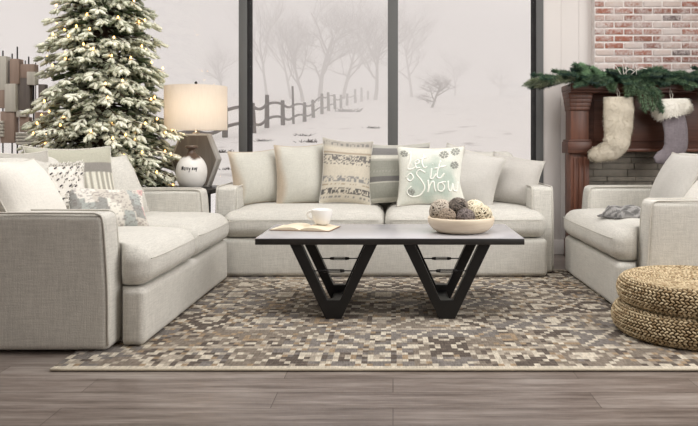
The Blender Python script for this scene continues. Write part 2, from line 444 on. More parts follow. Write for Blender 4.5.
# ------------------------------------------------------------------ upholstery
def make_sofa(name, loc, rz, W, n, label, cat, D=0.98, top=0.665, back_top=0.93, label_g=None):
    e = empty(name, loc, rz, label, cat)
    hw = W / 2; at = 0.17; ins = 0.08; ft = 0.145; inn = hw - at
    def L(V, Fc, nm, mat=LINEN, **k):
        b = MB(); b.add(V, Fc); return b.build(nm, mat, e, local=True, **k)
    # base, T shaped in front of the arms
    V, Fc, Q = lattice(-hw + ins, hw - ins, 0, D - 0.05, 0.016, 0.295, 0.035, (40, 24, 3), 4)
    def tee(V, y1=ft - .008, lim=inn - .002):
        k = np.clip((V[:, 1] - (y1 - .03)) / 0.03, 0, 1); k = k * k * (3 - 2 * k)
        xm = hw - ins; over = np.abs(V[:, 0]) > lim
        V[:, 0] = np.where(over, np.sign(V[:, 0]) * (lim + (np.abs(V[:, 0]) - lim) * (1 - k)), V[:, 0]); return V
    V = tee(V); V[:, 1] += np.where(V[:, 1] < 0.05, wob(V, 0.004, 6, 3), 0)
    L(V, Fc, 'base')
    for s in (-1, 1):
        x0, x1 = (inn, hw) if s > 0 else (-hw, -inn)
        V, Fc, Q = lattice(x0, x1, ft, D, 0.016, top, 0.032, (3, 20, 14), 4)
        V[:, 1] += 0.022 * np.clip((V[:, 2] - 0.3) / 0.36, 0, 1) * np.clip((D - V[:, 1]) / (D - ft), 0, 1)
        V[:, 0] += wob(V, 0.004, 7, 5) * s; V[:, 2] += np.where(V[:, 2] > top - .05, wob(V, 0.004, 8, 6), 0)
        a = L(V, Fc, 'arm')
        # piping on outer and inner front edges and along the top
        for xx in (x0 + .008, x1 - .008):
            P = [(xx, ft + .004, 0.04), (xx, ft + .006, 0.3), (xx, ft + .018, 0.52), (xx, ft + .030, top - .03), (xx, ft + .054, top - .002), (xx, ft + .12, top + .002), (xx, D * .6, top + .003), (xx, D - .03, top + .003)]
            b = MB(); tube(b, smooth_line(P, 5), 0.0055, 6); p = b.build('piping', LINEN_PIPE, e, local=True); p.parent = a
        for yy in (ft + .1, D - .1):
            b = MB(); box(b, (x0 + x1) / 2 - .04, (x0 + x1) / 2 + .04, yy - .04, yy + .04, 0.0, 0.02, .004); b.build('foot', BLACK, e, local=True)
    V, Fc, Q = lattice(-inn, inn, D - 0.15, D, 0.04, 0.78, 0.04, (20, 3, 10), 4); L(V, Fc, 'back_frame')
    xs = np.linspace(-hw + ins, hw - ins, n + 1)
    for i in range(n):
        x0, x1 = xs[i] + .003, xs[i + 1] - .003
        V, Fc, Q = lattice(x0, x1, -0.012, D - 0.16, 0.298, 0.485, 0.075, (24, 24, 5), 6)
        up = np.clip(Q[:, 2], 0, 1); V[:, 2] += up * 0.040 * (1 - Q[:, 0] ** 4) * (1 - np.clip(Q[:, 1], -1, 1) ** 4)
        V[:, 1] -= np.where(Q[:, 1] < -.8, 0.022 * (1 - Q[:, 0] ** 4) * (1 - Q[:, 2] ** 2), 0)
        V[:, 2] += up * wob(V + i, 0.007, 9, 20 + i)
        V[:, 1] += np.where(Q[:, 1] < -.8, wob(V + 2 * i, 0.006, 12, 30 + i), 0)
        V = tee(V, ft - .004, inn - .004)
        c = L(V, Fc, 'seat_cushion')
        b = MB(); P = []
        for zz in (0.352,):
            xa = x0 + (.03); xb = x1 - .03
            P = [(xa + (xb - xa) * t, -0.020 - .016 * (1 - abs(2 * t - 1) ** 4), 0.437) for t in np.linspace(0, 1, 20)]
        tube(b, P, 0.0028, 5); p = b.build('seam', LINEN_PIPE, e, local=True); p.parent = c
    xs = np.linspace(-inn, inn, n + 1)
    for i in range(n):
        x0, x1 = xs[i] + .006, xs[i + 1] - .006
        V, Fc, Q = lattice(x0, x1, 0.68, 0.83, 0.50, back_top, 0.07, (20, 5, 20), 5)
        V[:, 1] -= np.where(Q[:, 1] < 0, 0.03 * (1 - Q[:, 0] ** 2) * (1 - Q[:, 2] ** 2), 0)
        V[:, 1] += (V[:, 2] - 0.5) * 0.20
        V[:, 0] -= (Q[:, 0]) * 0.02 * np.clip(Q[:, 2], 0, 1)
        V[:, 2] += np.clip(Q[:, 2], 0, 1) * (0.012 * (np.abs(Q[:, 0]) ** 6) - .006) + wob(V, .004, 9, 50 + i)
        L(V, Fc, 'back_cushion')
    return e
SEAT_Z = 0.515
make_sofa('sofa', (-0.065, 5.15, 0), 0, 2.57, 2, 'long oatmeal linen two cushion sofa in front of the window', 'sofa')
make_sofa('loveseat', (-1.20, 4.235, 0), PI / 2, 1.86, 2, 'oatmeal linen loveseat on the left, turned sideways, before the Christmas tree', 'sofa')
make_sofa('armchair', (1.315, 4.74, 0), -PI / 2, 1.44, 1, 'wide oatmeal linen armchair on the right beside the woven poufs', 'armchair')

# ------------------------------------------------------------------ cushions
def cushion(name, loc, yaw, lean, W, H, T, label, mat=None, colfn=None, roll=0.0, n=26, group=None, seed=0, back=None, pinch=0.085, cat='cushion'):
    """loc = middle of the bottom edge; front looks to -y turned by yaw; lean tips the top backwards"""
    N = n if colfn is None else 60
    u = np.linspace(-1, 1, N); U, Vv = np.meshgrid(u, u, indexing='ij')
    U = np.sign(U) * np.abs(U) ** 0.85; Vv = np.sign(Vv) * np.abs(Vv) ** 0.85
    h = np.clip((1 - np.abs(U) ** 2.6) * (1 - np.abs(Vv) ** 2.6), 0, 1) ** 0.62
    X = U * W / 2 * (1 - pinch * (1 - Vv ** 2)); Z = Vv * H / 2 * (1 - pinch * (1 - U ** 2)) + H / 2
    verts = []; faces = []; cols = []
    for sgn in (-1, 1):
        P = np.stack([X, sgn * h * T / 2, Z], -1).reshape(-1, 3)
        wr = wob(P, 0.008, 16, seed + (3 if sgn > 0 else 0), 6) * h.reshape(-1)
        P[:, 1] += wr; verts.append(P)
        if colfn is not None:
            cols.append(np.array([colfn((a + 1) / 2, (b + 1) / 2, sgn) for a, b in zip(U.reshape(-1), Vv.reshape(-1))]))
    V = np.concatenate(verts); o = N * N
    for i in range(N - 1):
        for j in range(N - 1):
            a, b_, c, d = i * N + j, (i + 1) * N + j, (i + 1) * N + j + 1, i * N + j + 1
            faces.append((a, b_, c, d)); faces.append((a + o, d + o, c + o, b_ + o))
    e = empty(name, loc, 0, label, cat, group)
    M = Matrix.Translation(Vector((0, 0, 0))) @ Matrix.Rotation(yaw, 4, 'Z') @ Matrix.Rotation(-lean, 4, 'X') @ Matrix.Rotation(roll, 4, 'Y')
    b = MB(); b.add(xf(V, M), faces, None if colfn is None else np.concatenate(cols)); 
    cv = b.build('cover', mat, e, local=True)
    ring = [(X[i, 0], 0, Z[i, 0]) for i in range(N)] + [(X[-1, j], 0, Z[-1, j]) for j in range(1, N)] + [(X[i, -1], 0, Z[i, -1]) for i in range(N - 2, -1, -1)] + [(X[0, j], 0, Z[0, j]) for j in range(N - 2, 0, -1)]
    b = MB(); tube(b, xf(np.array(ring), M), 0.0045, 5, closed=True); b.build('piping', back or LINEN_PIPE, e, local=True)
    def surf(uu, vv, off=0.002):
        """point on the front face, uu vv in -1..1"""
        uu = np.asarray(uu, float); vv = np.asarray(vv, float)
        hh = np.clip((1 - np.abs(uu) ** 2.6) * (1 - np.abs(vv) ** 2.6), 0, 1) ** 0.62
        P = np.stack([uu * W / 2 * (1 - pinch * (1 - vv ** 2)), -hh * T / 2, vv * H / 2 * (1 - pinch * (1 - uu ** 2)) + H / 2], -1)
        P[:, 1] += wob(P * [1, 1, 1], 0.008, 16, seed, 6) * hh - off
        return xf(P, M)
    return e, surf
LINEN_WARM = fabric('tan_linen', srgb(196, 182, 164), 0.12)
GREY_LINEN = fabric('pale_grey_cotton', srgb(198, 195, 189), 0.05, 120)
WHITE_COT = fabric('white_cotton', srgb(224, 220, 212), 0.05, 120)
PATT = fabric('printed_cotton', None, 0.07, 130, attr=True)
def mixc(a, b, t): t = min(1, max(0, t)); return tuple(x * (1 - t) + y * t for x, y in zip(a, b))
def hsh(i, j, k=0):
    x = math.sin(i * 12.9898 + j * 78.233 + k * 37.719) * 43758.5453; return x - math.floor(x)
G1 = 'plain cushions on the long sofa'
def sofa_at(x, Y): return (px(x, Y), Y, SEAT_Z - 0.005)
# plain two-tone cushions: front pale, back tan shows on the side
def two_tone(u, v, s):
    if s > 0: return srgb(188, 172, 152)
    return mixc(srgb(190, 175, 156), srgb(204, 202, 192), (u - 0.05 - .05 * math.sin(v * 6)) / 0.13)
cushion('throw_cushion', sofa_at(261, 5.60), 0.38, 0.26, 0.43, 0.45, 0.20, 'plain pale linen cushion with tan edge, leftmost on the long sofa', PATT, two_tone, roll=-0.07, group=G1, seed=1, back=LINEN_WARM)
cushion('throw_cushion', sofa_at(302, 5.56), 0.22, 0.22, 0.40, 0.49, 0.20, 'plain pale linen cushion between tan edged one and patterned cream one', PATT, two_tone, roll=-0.03, group=G1, seed=2, back=LINEN_WARM)
def kantha(u, v, s):
    base = srgb(204, 196, 180); top = srgb(172, 166, 156); dk = srgb(92, 90, 92)
    c = mixc(base, top, (v - .86) / .05) if v > .8 else base
    def row(v0, w, dens, col, k):
        nonlocal c
        if abs(v - v0) < w:
            i, j = int(u * 38), int((v - v0) / .018)
            if hsh(i, j, k) < dens: c = mixc(c, col, .85)
    row(.70, .055, .55, dk, 1); row(.62, .02, .3, dk, 2); row(.36, .045, .45, srgb(126, 126, 128), 3); row(.28, .01, .4, srgb(150, 130, 105), 6)
    row(.17, .05, .6, srgb(62, 62, 66), 4); row(.08, .02, .45, srgb(130, 128, 126), 5); row(.93, .03, .4, srgb(120, 118, 116), 7)
    if v > .5 and abs(v - .78) < .012: c = mixc(c, srgb(140, 120, 96), .6)
    return c
cushion('throw_cushion', sofa_at(345, 5.52), 0.22, 0.20, 0.41, 0.53, 0.17, 'cream cushion with rows of dark stitched motifs on the long sofa', PATT, kantha, roll=0.08, group='patterned cushions on the long sofa', seed=3)
def striped(u, v, s):
    c = srgb(152, 152, 142)
    if v > .93: c = srgb(178, 176, 168)
    elif v > .80: c = srgb(128, 126, 124)
    elif v > .73: c = srgb(216, 213, 202)
    elif v > .70: c = srgb(180, 178, 168)
    elif .49 < v < .53: c = srgb(164, 163, 154) if (int(u * 40) % 2) else srgb(146, 146, 138)
    elif .34 < v < .43: c = srgb(112, 110, 108)
    elif .31 < v <= .34: c = srgb(200, 198, 186)
    elif v < .06: c = srgb(192, 190, 178)
    return c
cushion('throw_cushion', sofa_at(397, 5.60), 0.0, 0.22, 0.55, 0.50, 0.17, 'sage and grey striped cushion behind the lettered mint cushion', PATT, striped, roll=-0.01, group='patterned cushions on the long sofa', seed=4)
def mint(u, v, s):
    w_ = srgb(226, 226, 216); g = srgb(188, 200, 189)
    d = math.hypot((u - .5) / .46, (v - .42) / .44)
    n = .25 * math.sin(u * 17 + v * 9) * math.sin(v * 13 - u * 5)
    return mixc(g, w_, (d + n * .6 - .62) / .35)
e5, s5 = cushion('throw_cushion', sofa_at(431, 5.42), -0.04, 0.20, 0.53, 0.475, 0.16, 'white and mint cushion with white script reading let it snow', PATT, mint, roll=0.0, group='patterned cushions on the long sofa', seed=5)
cushion('throw_cushion', sofa_at(461, 5.47), -0.15, 0.22, 0.48, 0.455, 0.18, 'plain pale grey cushion standing just right of the mint cushion', GREY_LINEN, None, roll=0.26, group=G1, seed=6)
cushion('throw_cushion', sofa_at(508, 5.59), -0.25, 0.25, 0.42, 0.40, 0.17, 'plain grey cushion against the right arm of the long sofa', fabric('warm_grey_cotton', srgb(192, 188, 182), 0.06, 120), None, roll=0.20, group=G1, seed=7)
# lettering on the mint cushion
def strokes(parent, surf, lines, r, mat, name='lettering', n=7, off=0.003):
    b = MB()
    for ln in lines:
        P = smooth_line([(a, c, 0) for a, c in ln], n); tube(b, surf(P[:, 0], P[:, 1], off), r, 5)
    b.build(name, mat, parent, local=True)
WLET = plain('white_print', srgb(246, 246, 238), 0.8)
let = [[(-.70, .72), (-.62, .80), (-.66, .45), (-.74, .22), (-.62, .18), (-.50, .26)], [(-.50, .34), (-.38, .42), (-.40, .52), (-.50, .44), (-.46, .24), (-.34, .24)], [(-.22, .74), (-.28, .44), (-.22, .24), (-.12, .28)], [(-.34, .56), (-.10, .62)]]
it = [[(.02, .22), (.0, .02), (-.02, -.14), (.06, -.14), (.16, .02)], [(.30, .50), (.20, .10), (.20, -.10), (.30, -.12), (.42, .04)], [(.10, .20), (.46, .30)], [(.05, .36), (.055, .38)]]
snow = [[(-.18, .06), (-.36, .16), (-.46, .02), (-.30, -.22), (-.20, -.48), (-.34, -.72), (-.60, -.74), (-.74, -.56), (-.62, -.40)],
        [(-.10, -.20), (-.08, -.46), (-.10, -.62), (-.02, -.34), (.08, -.26), (.10, -.46), (.14, -.60)], [(.36, -.28), (.22, -.34), (.22, -.54), (.34, -.58), (.42, -.42), (.34, -.28), (.46, -.26)],
        [(.54, -.22), (.54, -.50), (.62, -.54), (.68, -.30), (.70, -.52), (.80, -.52), (.86, -.22)],
        [(-.80, -.10), (-.66, .04), (-.56, -.10), (-.66, -.22), (-.78, -.12)]]
strokes(e5, s5, let + it + snow, 0.0062, WLET, off=0.0)
GRYP = plain('grey_print', srgb(160, 161, 154), 0.85)
for (cu, cvv, R) in ((.40, .72, .13), (.74, .82, .13), (.74, .34, .12), (-.82, .74, .11), (-.62, -.60, .12)):
    L_ = []
    for k in range(6):
        a = k * PI / 3 + .2; dx, dy = math.cos(a), math.sin(a)
        L_.append([(cu, cvv), (cu + dx * R, cvv + dy * R)])
        for q in (.5, .8):
            bx, by = cu + dx * R * q, cvv + dy * R * q
            for s in (-1, 1): L_.append([(bx, by), (bx + math.cos(a + s * .9) * R * .42, by + math.sin(a + s * .9) * R * .42)])
    L_ = [[(min(.95, max(-.95, p)), min(.95, max(-.95, q))) for p, q in l] for l in L_]
    strokes(e5, s5, L_, 0.0035, GRYP, 'snowflake_print', 2, 0.0)

# cushions on the loveseat (fronts look to +x)
G2 = 'cushions heaped on the loveseat'
YAW = PI / 2
def knit(u, v, s):
    c = srgb(178, 176, 160)
    if .62 < v < .76: c = srgb(140, 136, 130)
    elif .36 < v <= .62: c = srgb(222, 219, 206) if (int(u * 26) % 2) else srgb(166, 162, 150)
    return c
cushion('throw_cushion', (-1.76, 3.60, SEAT_Z), 1.45, 0.56, 0.46, 0.47, 0.20, 'big plain white cushion leaning by the near arm of the loveseat', WHITE_COT, None, group=G2, seed=11)
cushion('throw_cushion', (-1.96, 3.80, SEAT_Z + .01), 1.3, 0.20, 0.42, 0.44, 0.12, 'grey cushion mostly hidden behind the big white one on the loveseat', fabric('grey_weave', srgb(176, 172, 164), 0.08), None, group=G2, seed=12)
def tuft(u, v, s):
    return srgb(232, 226, 218)
e_t, s_t = cushion('throw_cushion', (-1.88, 3.86, SEAT_Z), .75, 0.38, 0.44, 0.40, 0.14, 'white tufted cushion flecked with dark dashes on the loveseat', WHITE_COT, None, group=G2, seed=13)
b = MB()
for i in range(9):
    for j in range(9):
        u0 = -.85 + .21 * i + random.uniform(-.03, .03) + (.1 if j % 2 else 0); v0 = -.85 + .21 * j
        if abs(u0) > .92: continue
        tube(b, s_t([u0 - .03, u0, u0 + .03], [v0 - .03, v0, v0 + .02], 0.004), 0.0045, 4)
b.build('dark_stitch', plain('dark_yarn', srgb(88, 84, 86), 0.9), e_t, local=True, kind='stuff')
b = MB()
for k in range(420):
    u0 = random.uniform(-.97, .97); v0 = random.uniform(-.97, .97)
    if k < 160: v0 = random.uniform(.9, .99)
    P = s_t([u0, u0 + .02], [v0, min(.999, v0 + .02)], 0.0); q = P[1] + np.array([random.uniform(0, .012), random.uniform(-.012, .012), random.uniform(.004, .02)])
    tube(b, [P[0], q], [0.004, 0.0015], 4)
b.build('yarn_fringe', WHITE_COT, e_t, local=True, kind='stuff')
cushion('throw_cushion', (-1.85, 4.16, SEAT_Z), .90, 0.33, 0.54, 0.49, 0.16, 'sage knit cushion with grey band and ribbed stripes on the loveseat', PATT, knit, group=G2, seed=14)
cushion('throw_cushion', (-1.71, 4.60, SEAT_Z), 1.42, 0.42, 0.46, 0.44, 0.16, 'plain off white cushion nearest the far arm of the loveseat', LINEN, None, group=G2, seed=15)
def patch(u, v, s):
    i, j = int(u * 6 + v * .6), int(v * 3.2 + .4 * (int(u * 6) % 2)); h = hsh(i, j, 10)
    c = [srgb(226, 222, 212), srgb(168, 172, 168), srgb(200, 194, 184), srgb(206, 172, 168), srgb(222, 218, 210), srgb(150, 150, 146)][int(h * 6)]
    if hsh(int(u * 46), int(v * 30), 3) < .22: c = mixc(c, srgb(120, 110, 108), .5)
    return c
cushion('lumbar_cushion', (-1.60, 3.97, SEAT_Z), .78, 0.62, 0.46, 0.27, 0.13, 'small oblong patchwork cushion in grey, white and pink on the loveseat', PATT, patch, roll=0.10, group=G2, seed=16)
# armchair cushions (fronts look to -x)
cushion('throw_cushion', (1.82, 4.76, SEAT_Z), -PI / 2, 0.44, 0.58, 0.46, 0.18, 'large plain pale cushion standing at the back of the armchair seat', GREY_LINEN, None, group='cushions on the armchair', seed=21)
cushion('throw_cushion', (1.84, 4.32, SEAT_Z), -PI / 2 + .2, 0.72, 0.44, 0.40, 0.16, 'plain white cushion slumped by the near arm of the armchair', WHITE_COT, None, group='cushions on the armchair', seed=22)
# ------------------------------------------------------------------ throw on the armchair
def throw():
    n, m_ = 70, 46; V = []; Fc = []; C = []
    for s in (1, 0):
        for i in range(n):
            for j in range(m_):
                u = i / (n - 1); v = j / (m_ - 1)
                X = 1.40 + 0.38 * u + 0.03 * math.sin(v * 7 + 1); Y = 4.42 + 0.30 * v + 0.03 * math.sin(u * 9)
                e_ = min(1, min(u, 1 - u, v, 1 - v) * 9)
                ridge = abs(math.sin(u * 5 + v * 9 + 1.2 * math.sin(u * 6))) * .5 + abs(math.sin(u * 11 - v * 7)) * .3 + .3
                z = SEAT_Z + 0.006 + s * (0.008 + 0.055 * ridge * e_ ** .6)
                V.append((X, Y, z))
                k = 1.25 if (int(v * 13 + 2 * math.sin(u * 8)) % 2) else .55
                C.append(tuple(k * c for c in srgb(134, 132, 130)))
    o = n * m_
    for i in range(n - 1):
        for j in range(m_ - 1):
            a, b_, c, d = i * m_ + j, (i + 1) * m_ + j, (i + 1) * m_ + j + 1, i * m_ + j + 1
            Fc += [(a, b_, c, d), (a + o, d + o, c + o, b_ + o)]
    for j in range(m_ - 1):
        Fc += [(j, j + 1, j + 1 + o, j + o), ((n - 1) * m_ + j, (n - 1) * m_ + j + o, (n - 1) * m_ + j + 1 + o, (n - 1) * m_ + j + 1)]
    for i in range(n - 1):
        Fc += [(i * m_, i * m_ + o, (i + 1) * m_ + o, (i + 1) * m_), (i * m_ + m_ - 1, (i + 1) * m_ + m_ - 1, (i + 1) * m_ + m_ - 1 + o, i * m_ + m_ - 1 + o)]
    b = MB(); b.add(V, Fc, np.array(C)); e = empty('throw_blanket', (1.6, 4.55, SEAT_Z), label='crumpled grey knitted throw lying on the armchair seat', cat='blanket')
    b.build('knit', PATT, e)
    b = MB()
    for k in range(40):
        y = 4.43 + .28 * k / 39; x = 1.405 + 0.03 * math.sin((y - 4.42) / .3 * 7 + 1)
        tube(b, [(x + .01, y, SEAT_Z + .01), (x - .02, y + random.gauss(0, .005), SEAT_Z + .012), (x - .035, y + random.gauss(0, .008), SEAT_Z + .004)], 0.002, 4)
    b.build('fringe', plain('grey_yarn', srgb(110, 108, 107), 0.9), e)
throw()

# ------------------------------------------------------------------ rug
def rug():
    x0, x1, y0, y1 = -1.50, 1.72, 3.065, 5.46; cw = 0.0265; ch = 0.033
    nx = int((x1 - x0) / cw); ny = int((y1 - y0) / ch)
    cream = srgb(194, 185, 169); lt = srgb(164, 154, 140); mid = srgb(126, 116, 105); dk = srgb(94, 85, 78); tan = srgb(150, 131, 108); blue = srgb(120, 114, 109)
    pal = [cream, lt, mid, dk, tan, blue]
    mb = MB(); V = []; Fc = []; C = []
    def pp(i, n): i %= 2 * n; return i if i < n else 2 * n - 1 - i
    for j in range(ny):
        for i in range(nx):
            bi, bj = i // 12, j // 10; mi, mj = pp(i, 6), pp(j, 5)
            zone = hsh(bi, bj, 4); h = hsh(mi, mj, int(zone * 5)); d = mi + mj
            base = [mid, dk, mid, blue][int(hsh(bi, bj, 8) * 4)]
            if d % 4 == 0: c = (cream if hsh(i, j, 1) > .3 else lt) if zone > .2 else (lt if hsh(i, j, 1) > .5 else tan)
            elif d % 4 == 2 and zone > .35: c = base
            else: c = [base, base, lt, dk, tan, cream, mid][int(h * 7)]
            if hsh(i // 2, j, 6) < .12: c = pal[int(hsh(i, j, 7) * 6)]
            if hsh(i // 7, j // 5, 12) < .22 and d % 4: c = [mid, blue, dk][int(hsh(i // 7, j // 5, 13) * 3)]
            if j % 10 == 9 and hsh(bi, bj, 3) > .45: c = lt if hsh(i, j) > .3 else cream
            if j == 0: c = cream
            if j == ny - 1: c = cream
            c = tuple(q * (0.90 + .2 * hsh(i, j, 11)) for q in c)
            ax, bx = x0 + (x1 - x0) * i / nx, x0 + (x1 - x0) * (i + 1) / nx; ay, by = y0 + (y1 - y0) * j / ny, y0 + (y1 - y0) * (j + 1) / ny
            k = len(V); z = 0.0125 + .001 * hsh(i, j, 2); V += [(ax, ay, z), (bx, ay, z), (bx, by, z), (ax, by, z)]; Fc.append((k, k + 1, k + 2, k + 3)); C += [c] * 4
    mb.add(V, Fc, np.array(C))
    m = NT('flatweave_wool'); at = m.n('ShaderNodeAttribute'); at.attribute_name = 'Col'; c = m.coord()
    n1 = m.noise(m.map(c, (18, 240, 1)), 1, 3); n2 = m.noise(m.map(c, (130, 22, 1)), 1, 3); s = m.math('ADD', n1, n2)
    m.set(m.mix(1.0, at.outputs['Color'], m.ramp(s, [(0.35, 0.55), (0.5, 0.92), (0.66, 1.15)]) if False else m.ramp(m.math('MULTIPLY', s, .5), [(0.36, 0.62), (0.64, 1.28)]), 'MULTIPLY'), 0.95, 0, 0.15); m.bump(s, 0.5, 0.004)
    e = empty('area_rug', (0.1, 4.25, 0), label='flatwoven patchwork rug in grey, taupe and cream under the coffee table', cat='rug')
    mb.build('pile', m.m, e, smooth=False)
    b = MB(); box(b, x0, x1, y0, y1, 0.001, 0.012, 0.004); b.build('backing', fabric('rug_backing', srgb(176, 164, 144), .1), e, angle=40)
    bmt = fabric('rug_binding', srgb(196, 186, 166), .1)
    for yy in (y0 - .002, y1 + .002):
        b = MB(); tube(b, [(x, yy, 0.008) for x in np.linspace(x0, x1, 60)], 0.006, 6); b.build('binding', bmt, e)
rug()

# ------------------------------------------------------------------ coffee table
TZ = 0.467
def coffee_table():
    xc = -0.018; e = empty('coffee_table', (xc, 4.25, 0.013), label='rectangular coffee table with black V shaped metal legs and grey top', cat='table')
    m = NT('grey_washed_top'); n = m.noise(m.map(m.coord(), (3, 60, 60)), 1, 5, .6)
    m.set(m.mix(n, srgb(172, 170, 174), srgb(184, 182, 185)), 0.22, 0.0, 1.0)
    b = MB(); box(b, -0.770, 0.734, 3.91, 4.595, TZ - 0.003, TZ, 0.001); b.build('tabletop', m.m, e, angle=40, label='grey wood surface')
    b = MB(); box(b, -0.771, 0.735, 3.909, 4.596, TZ - 0.036, TZ - 0.003, 0.003); b.build('apron', DARKWOOD, e, angle=40)
    for vc in (-0.334, 0.303):
        for yf in (3.925, 4.35):
            P = [(-.247, .433), (-.181, .433), (-.036, .118), (.036, .118), (.181, .433), (.247, .433), (.044, 0.013), (-.044, 0.013)]
            b = MB(); prism(b, [(vc + a, z) for a, z in P], 'y', yf, yf + .055)
            leg = b.build('leg', BLACK, e, smooth=False)
            bm_ = leg.modifiers.new('bevel', 'BEVEL'); bm_.width = .003; bm_.segments = 2; bm_.limit_method = 'ANGLE'
            b = MB(); yy = yf + .028; zz = .278
            tube(b, [(vc - .125, yy, zz), (vc + .125, yy, zz)], .0035, 8); 
            tube(b, [(vc - .062, yy, zz), (vc - .055, yy, zz), (vc - .04, yy, zz), (vc - .035, yy, zz)], [.004, .009, .009, .006], 8); tube(b, [(vc + .035, yy, zz), (vc + .04, yy, zz), (vc + .055, yy, zz), (vc + .062, yy, zz)], [.006, .009, .009, .004], 8)
            for dz in (-.008, .008): box(b, vc - .045, vc + .045, yy - .003, yy + .003, zz + dz - .002, zz + dz + .002, .001)
            b.build('turnbuckle', BLACK, e, angle=50)
        for (a, z) in ((0.0, .055),):
            b = MB(); box(b, vc - .03, vc + .03, 3.98, 4.35, .03, .08, .004); b.build('stretcher', BLACK, e, angle=40)
coffee_table()

def book():
    c = Vector((-0.545, 4.36, TZ)); rz = -0.18; M = Matrix.Translation(c) @ Matrix.Rotation(rz, 4, 'Z')
    e = empty('open_book', c, label='open book lying face up on the coffee table under the cup', cat='book')
    paper = plain('book_paper', srgb(228, 214, 190), .8, var=.03, scale=80)
    for s in (-1, 1):
        b = MB(); n = 14; prof = [(s * .185 * t, .004 + .018 * math.sin(min(1, t * 1.15) * PI) ** .7 * (1 - .45 * t) + .002) for t in np.linspace(0, 1, n)]
        poly = prof + [(s * .185, .003), (0, .003)]
        V = []; hw = .125
        for a in (-hw, hw): V += [(x, a, z) for x, z in poly]
        k = len(poly); Fc = [tuple(range(k)), tuple(range(k, 2 * k))[::-1]] + [(i, i + k, (i + 1) % k + k, (i + 1) % k) for i in range(k)]
        b.add(xf(V, M), Fc); b.build('pages', paper, e, angle=40)
    b = MB(); box(b, -.192, .192, -.131, .131, 0.0005, .0035, .001, M=M); b.build('book_cover', plain('tan_book_cover', srgb(120, 92, 66), .6), e, angle=40)
    for s in (-1, 1):
        pass
book()
def cup():
    c = (px(322, 4.39), 4.39, TZ + 0.0205); e = empty('coffee_cup', c, label='white ceramic cup standing on the open book', cat='cup')
    w_ = plain('white_ceramic', srgb(238, 236, 232), .25, var=.01)
    b = MB(); prof = [(0.001, .0), (.030, .0), (.034, .004), (.045, .012), (.057, .035), (.064, .065), (.066, .094), (.0655, .097), (.063, .096), (.060, .065), (.052, .035), (.038, .014), (.001, .010)]
    lathe(b, prof, c, 40); b.build('cup_body', w_, e)
    b = MB(); P = [(c[0] - .062, c[1], c[2] + .082), (c[0] - .082, c[1], c[2] + .084), (c[0] - .092, c[1], c[2] + .066), (c[0] - .084, c[1], c[2] + .044), (c[0] - .056, c[1], c[2] + .034)]
    tube(b, smooth_line(P, 6), .006, 8); b.build('handle', w_, e)
cup()
BWL = (0.408, 4.20, TZ)
def bowl():
    e = empty('wooden_bowl', BWL, label='pale whitewashed wooden bowl holding woven balls on the coffee table', cat='bowl')
    m = NT('whitewashed_wood'); n = m.noise(m.map(m.coord(), (8, 8, 90)), 1, 4)
    m.set(m.mix(n, srgb(206, 186, 160), srgb(232, 220, 200)), .6); m.bump(n, .2, .004)
    prof = [(.001, 0), (.115, 0), (.140, .003), (.168, .018), (.189, .042), (.199, .066), (.200, .084), (.195, .094), (.185, .091), (.182, .070), (.168, .045), (.140, .022), (.09, .014), (.001, .012)]
    b = MB(); lathe(b, prof, BWL, 56); b.build('bowl_body', m.m, e)
bowl()
def twig_ball(x, y, z, r, col, col2, label, seed):
    rg = np.random.default_rng(seed); e = empty('woven_ball', (x, y, z), label=label, cat='decorative ball', group='woven balls in the bowl')
    m = attr_mat('twig_' + str(seed), .85, .2, 80, .3)
    b = MB(); lathe(b, [(max(.0005, r * .82 * math.sin(a)), -r * .82 * math.cos(a)) for a in np.linspace(0, PI, 12)], (x, y, z), 20, col=tuple(.3 * q for q in col))
    b.build('core', m, e)
    b = MB()
    for k in range(36):
        ax = rg.normal(size=3); ax /= np.linalg.norm(ax); u = np.cross(ax, [0, 0, 1.0]); u /= np.linalg.norm(u); v = np.cross(ax, u)
        off = rg.uniform(-.55, .55); rr = math.sqrt(1 - off * off); t = np.linspace(0, 2 * PI, 22, endpoint=False)
        P = np.array([x, y, z]) + r * .93 * (off * ax + rr * (np.cos(t)[:, None] * u + np.sin(t)[:, None] * v)) * (1 + .03 * np.sin(t * 5 + k))[:, None]
        tube(b, P, r * .062, 4, closed=True, col=mixc(col, col2, rg.random()))
    b.build('twigs', m, e, kind='stuff')
for a in [(-.115, .055, .100, .068, srgb(168, 156, 142), srgb(206, 196, 182), 'pale beige woven ball at the left back of the bowl'),
          (-.090, -.068, .075, .052, srgb(136, 122, 108), srgb(176, 160, 142), 'brown woven ball at the left front of the bowl'),
          (-.014, .035, .122, .060, srgb(84, 77, 72), srgb(138, 128, 118), 'dark woven ball topmost in the bowl'),
          (.020, -.082, .073, .053, srgb(90, 82, 80), srgb(142, 130, 126), 'dark woven ball at the front middle of the bowl'),
          (.088, .062, .100, .066, srgb(214, 200, 172), srgb(238, 228, 206), 'cream woven ball at the right back of the bowl'),
          (.118, -.050, .086, .060, srgb(198, 184, 156), srgb(236, 226, 202), 'cream woven ball at the right front of the bowl')]:
    twig_ball(BWL[0] + a[0], BWL[1] + a[1], BWL[2] + a[2] + .018, a[3] * 1.08, a[4], a[5], a[6], int(a[3] * 1e4 + abs(a[0]) * 1e3))

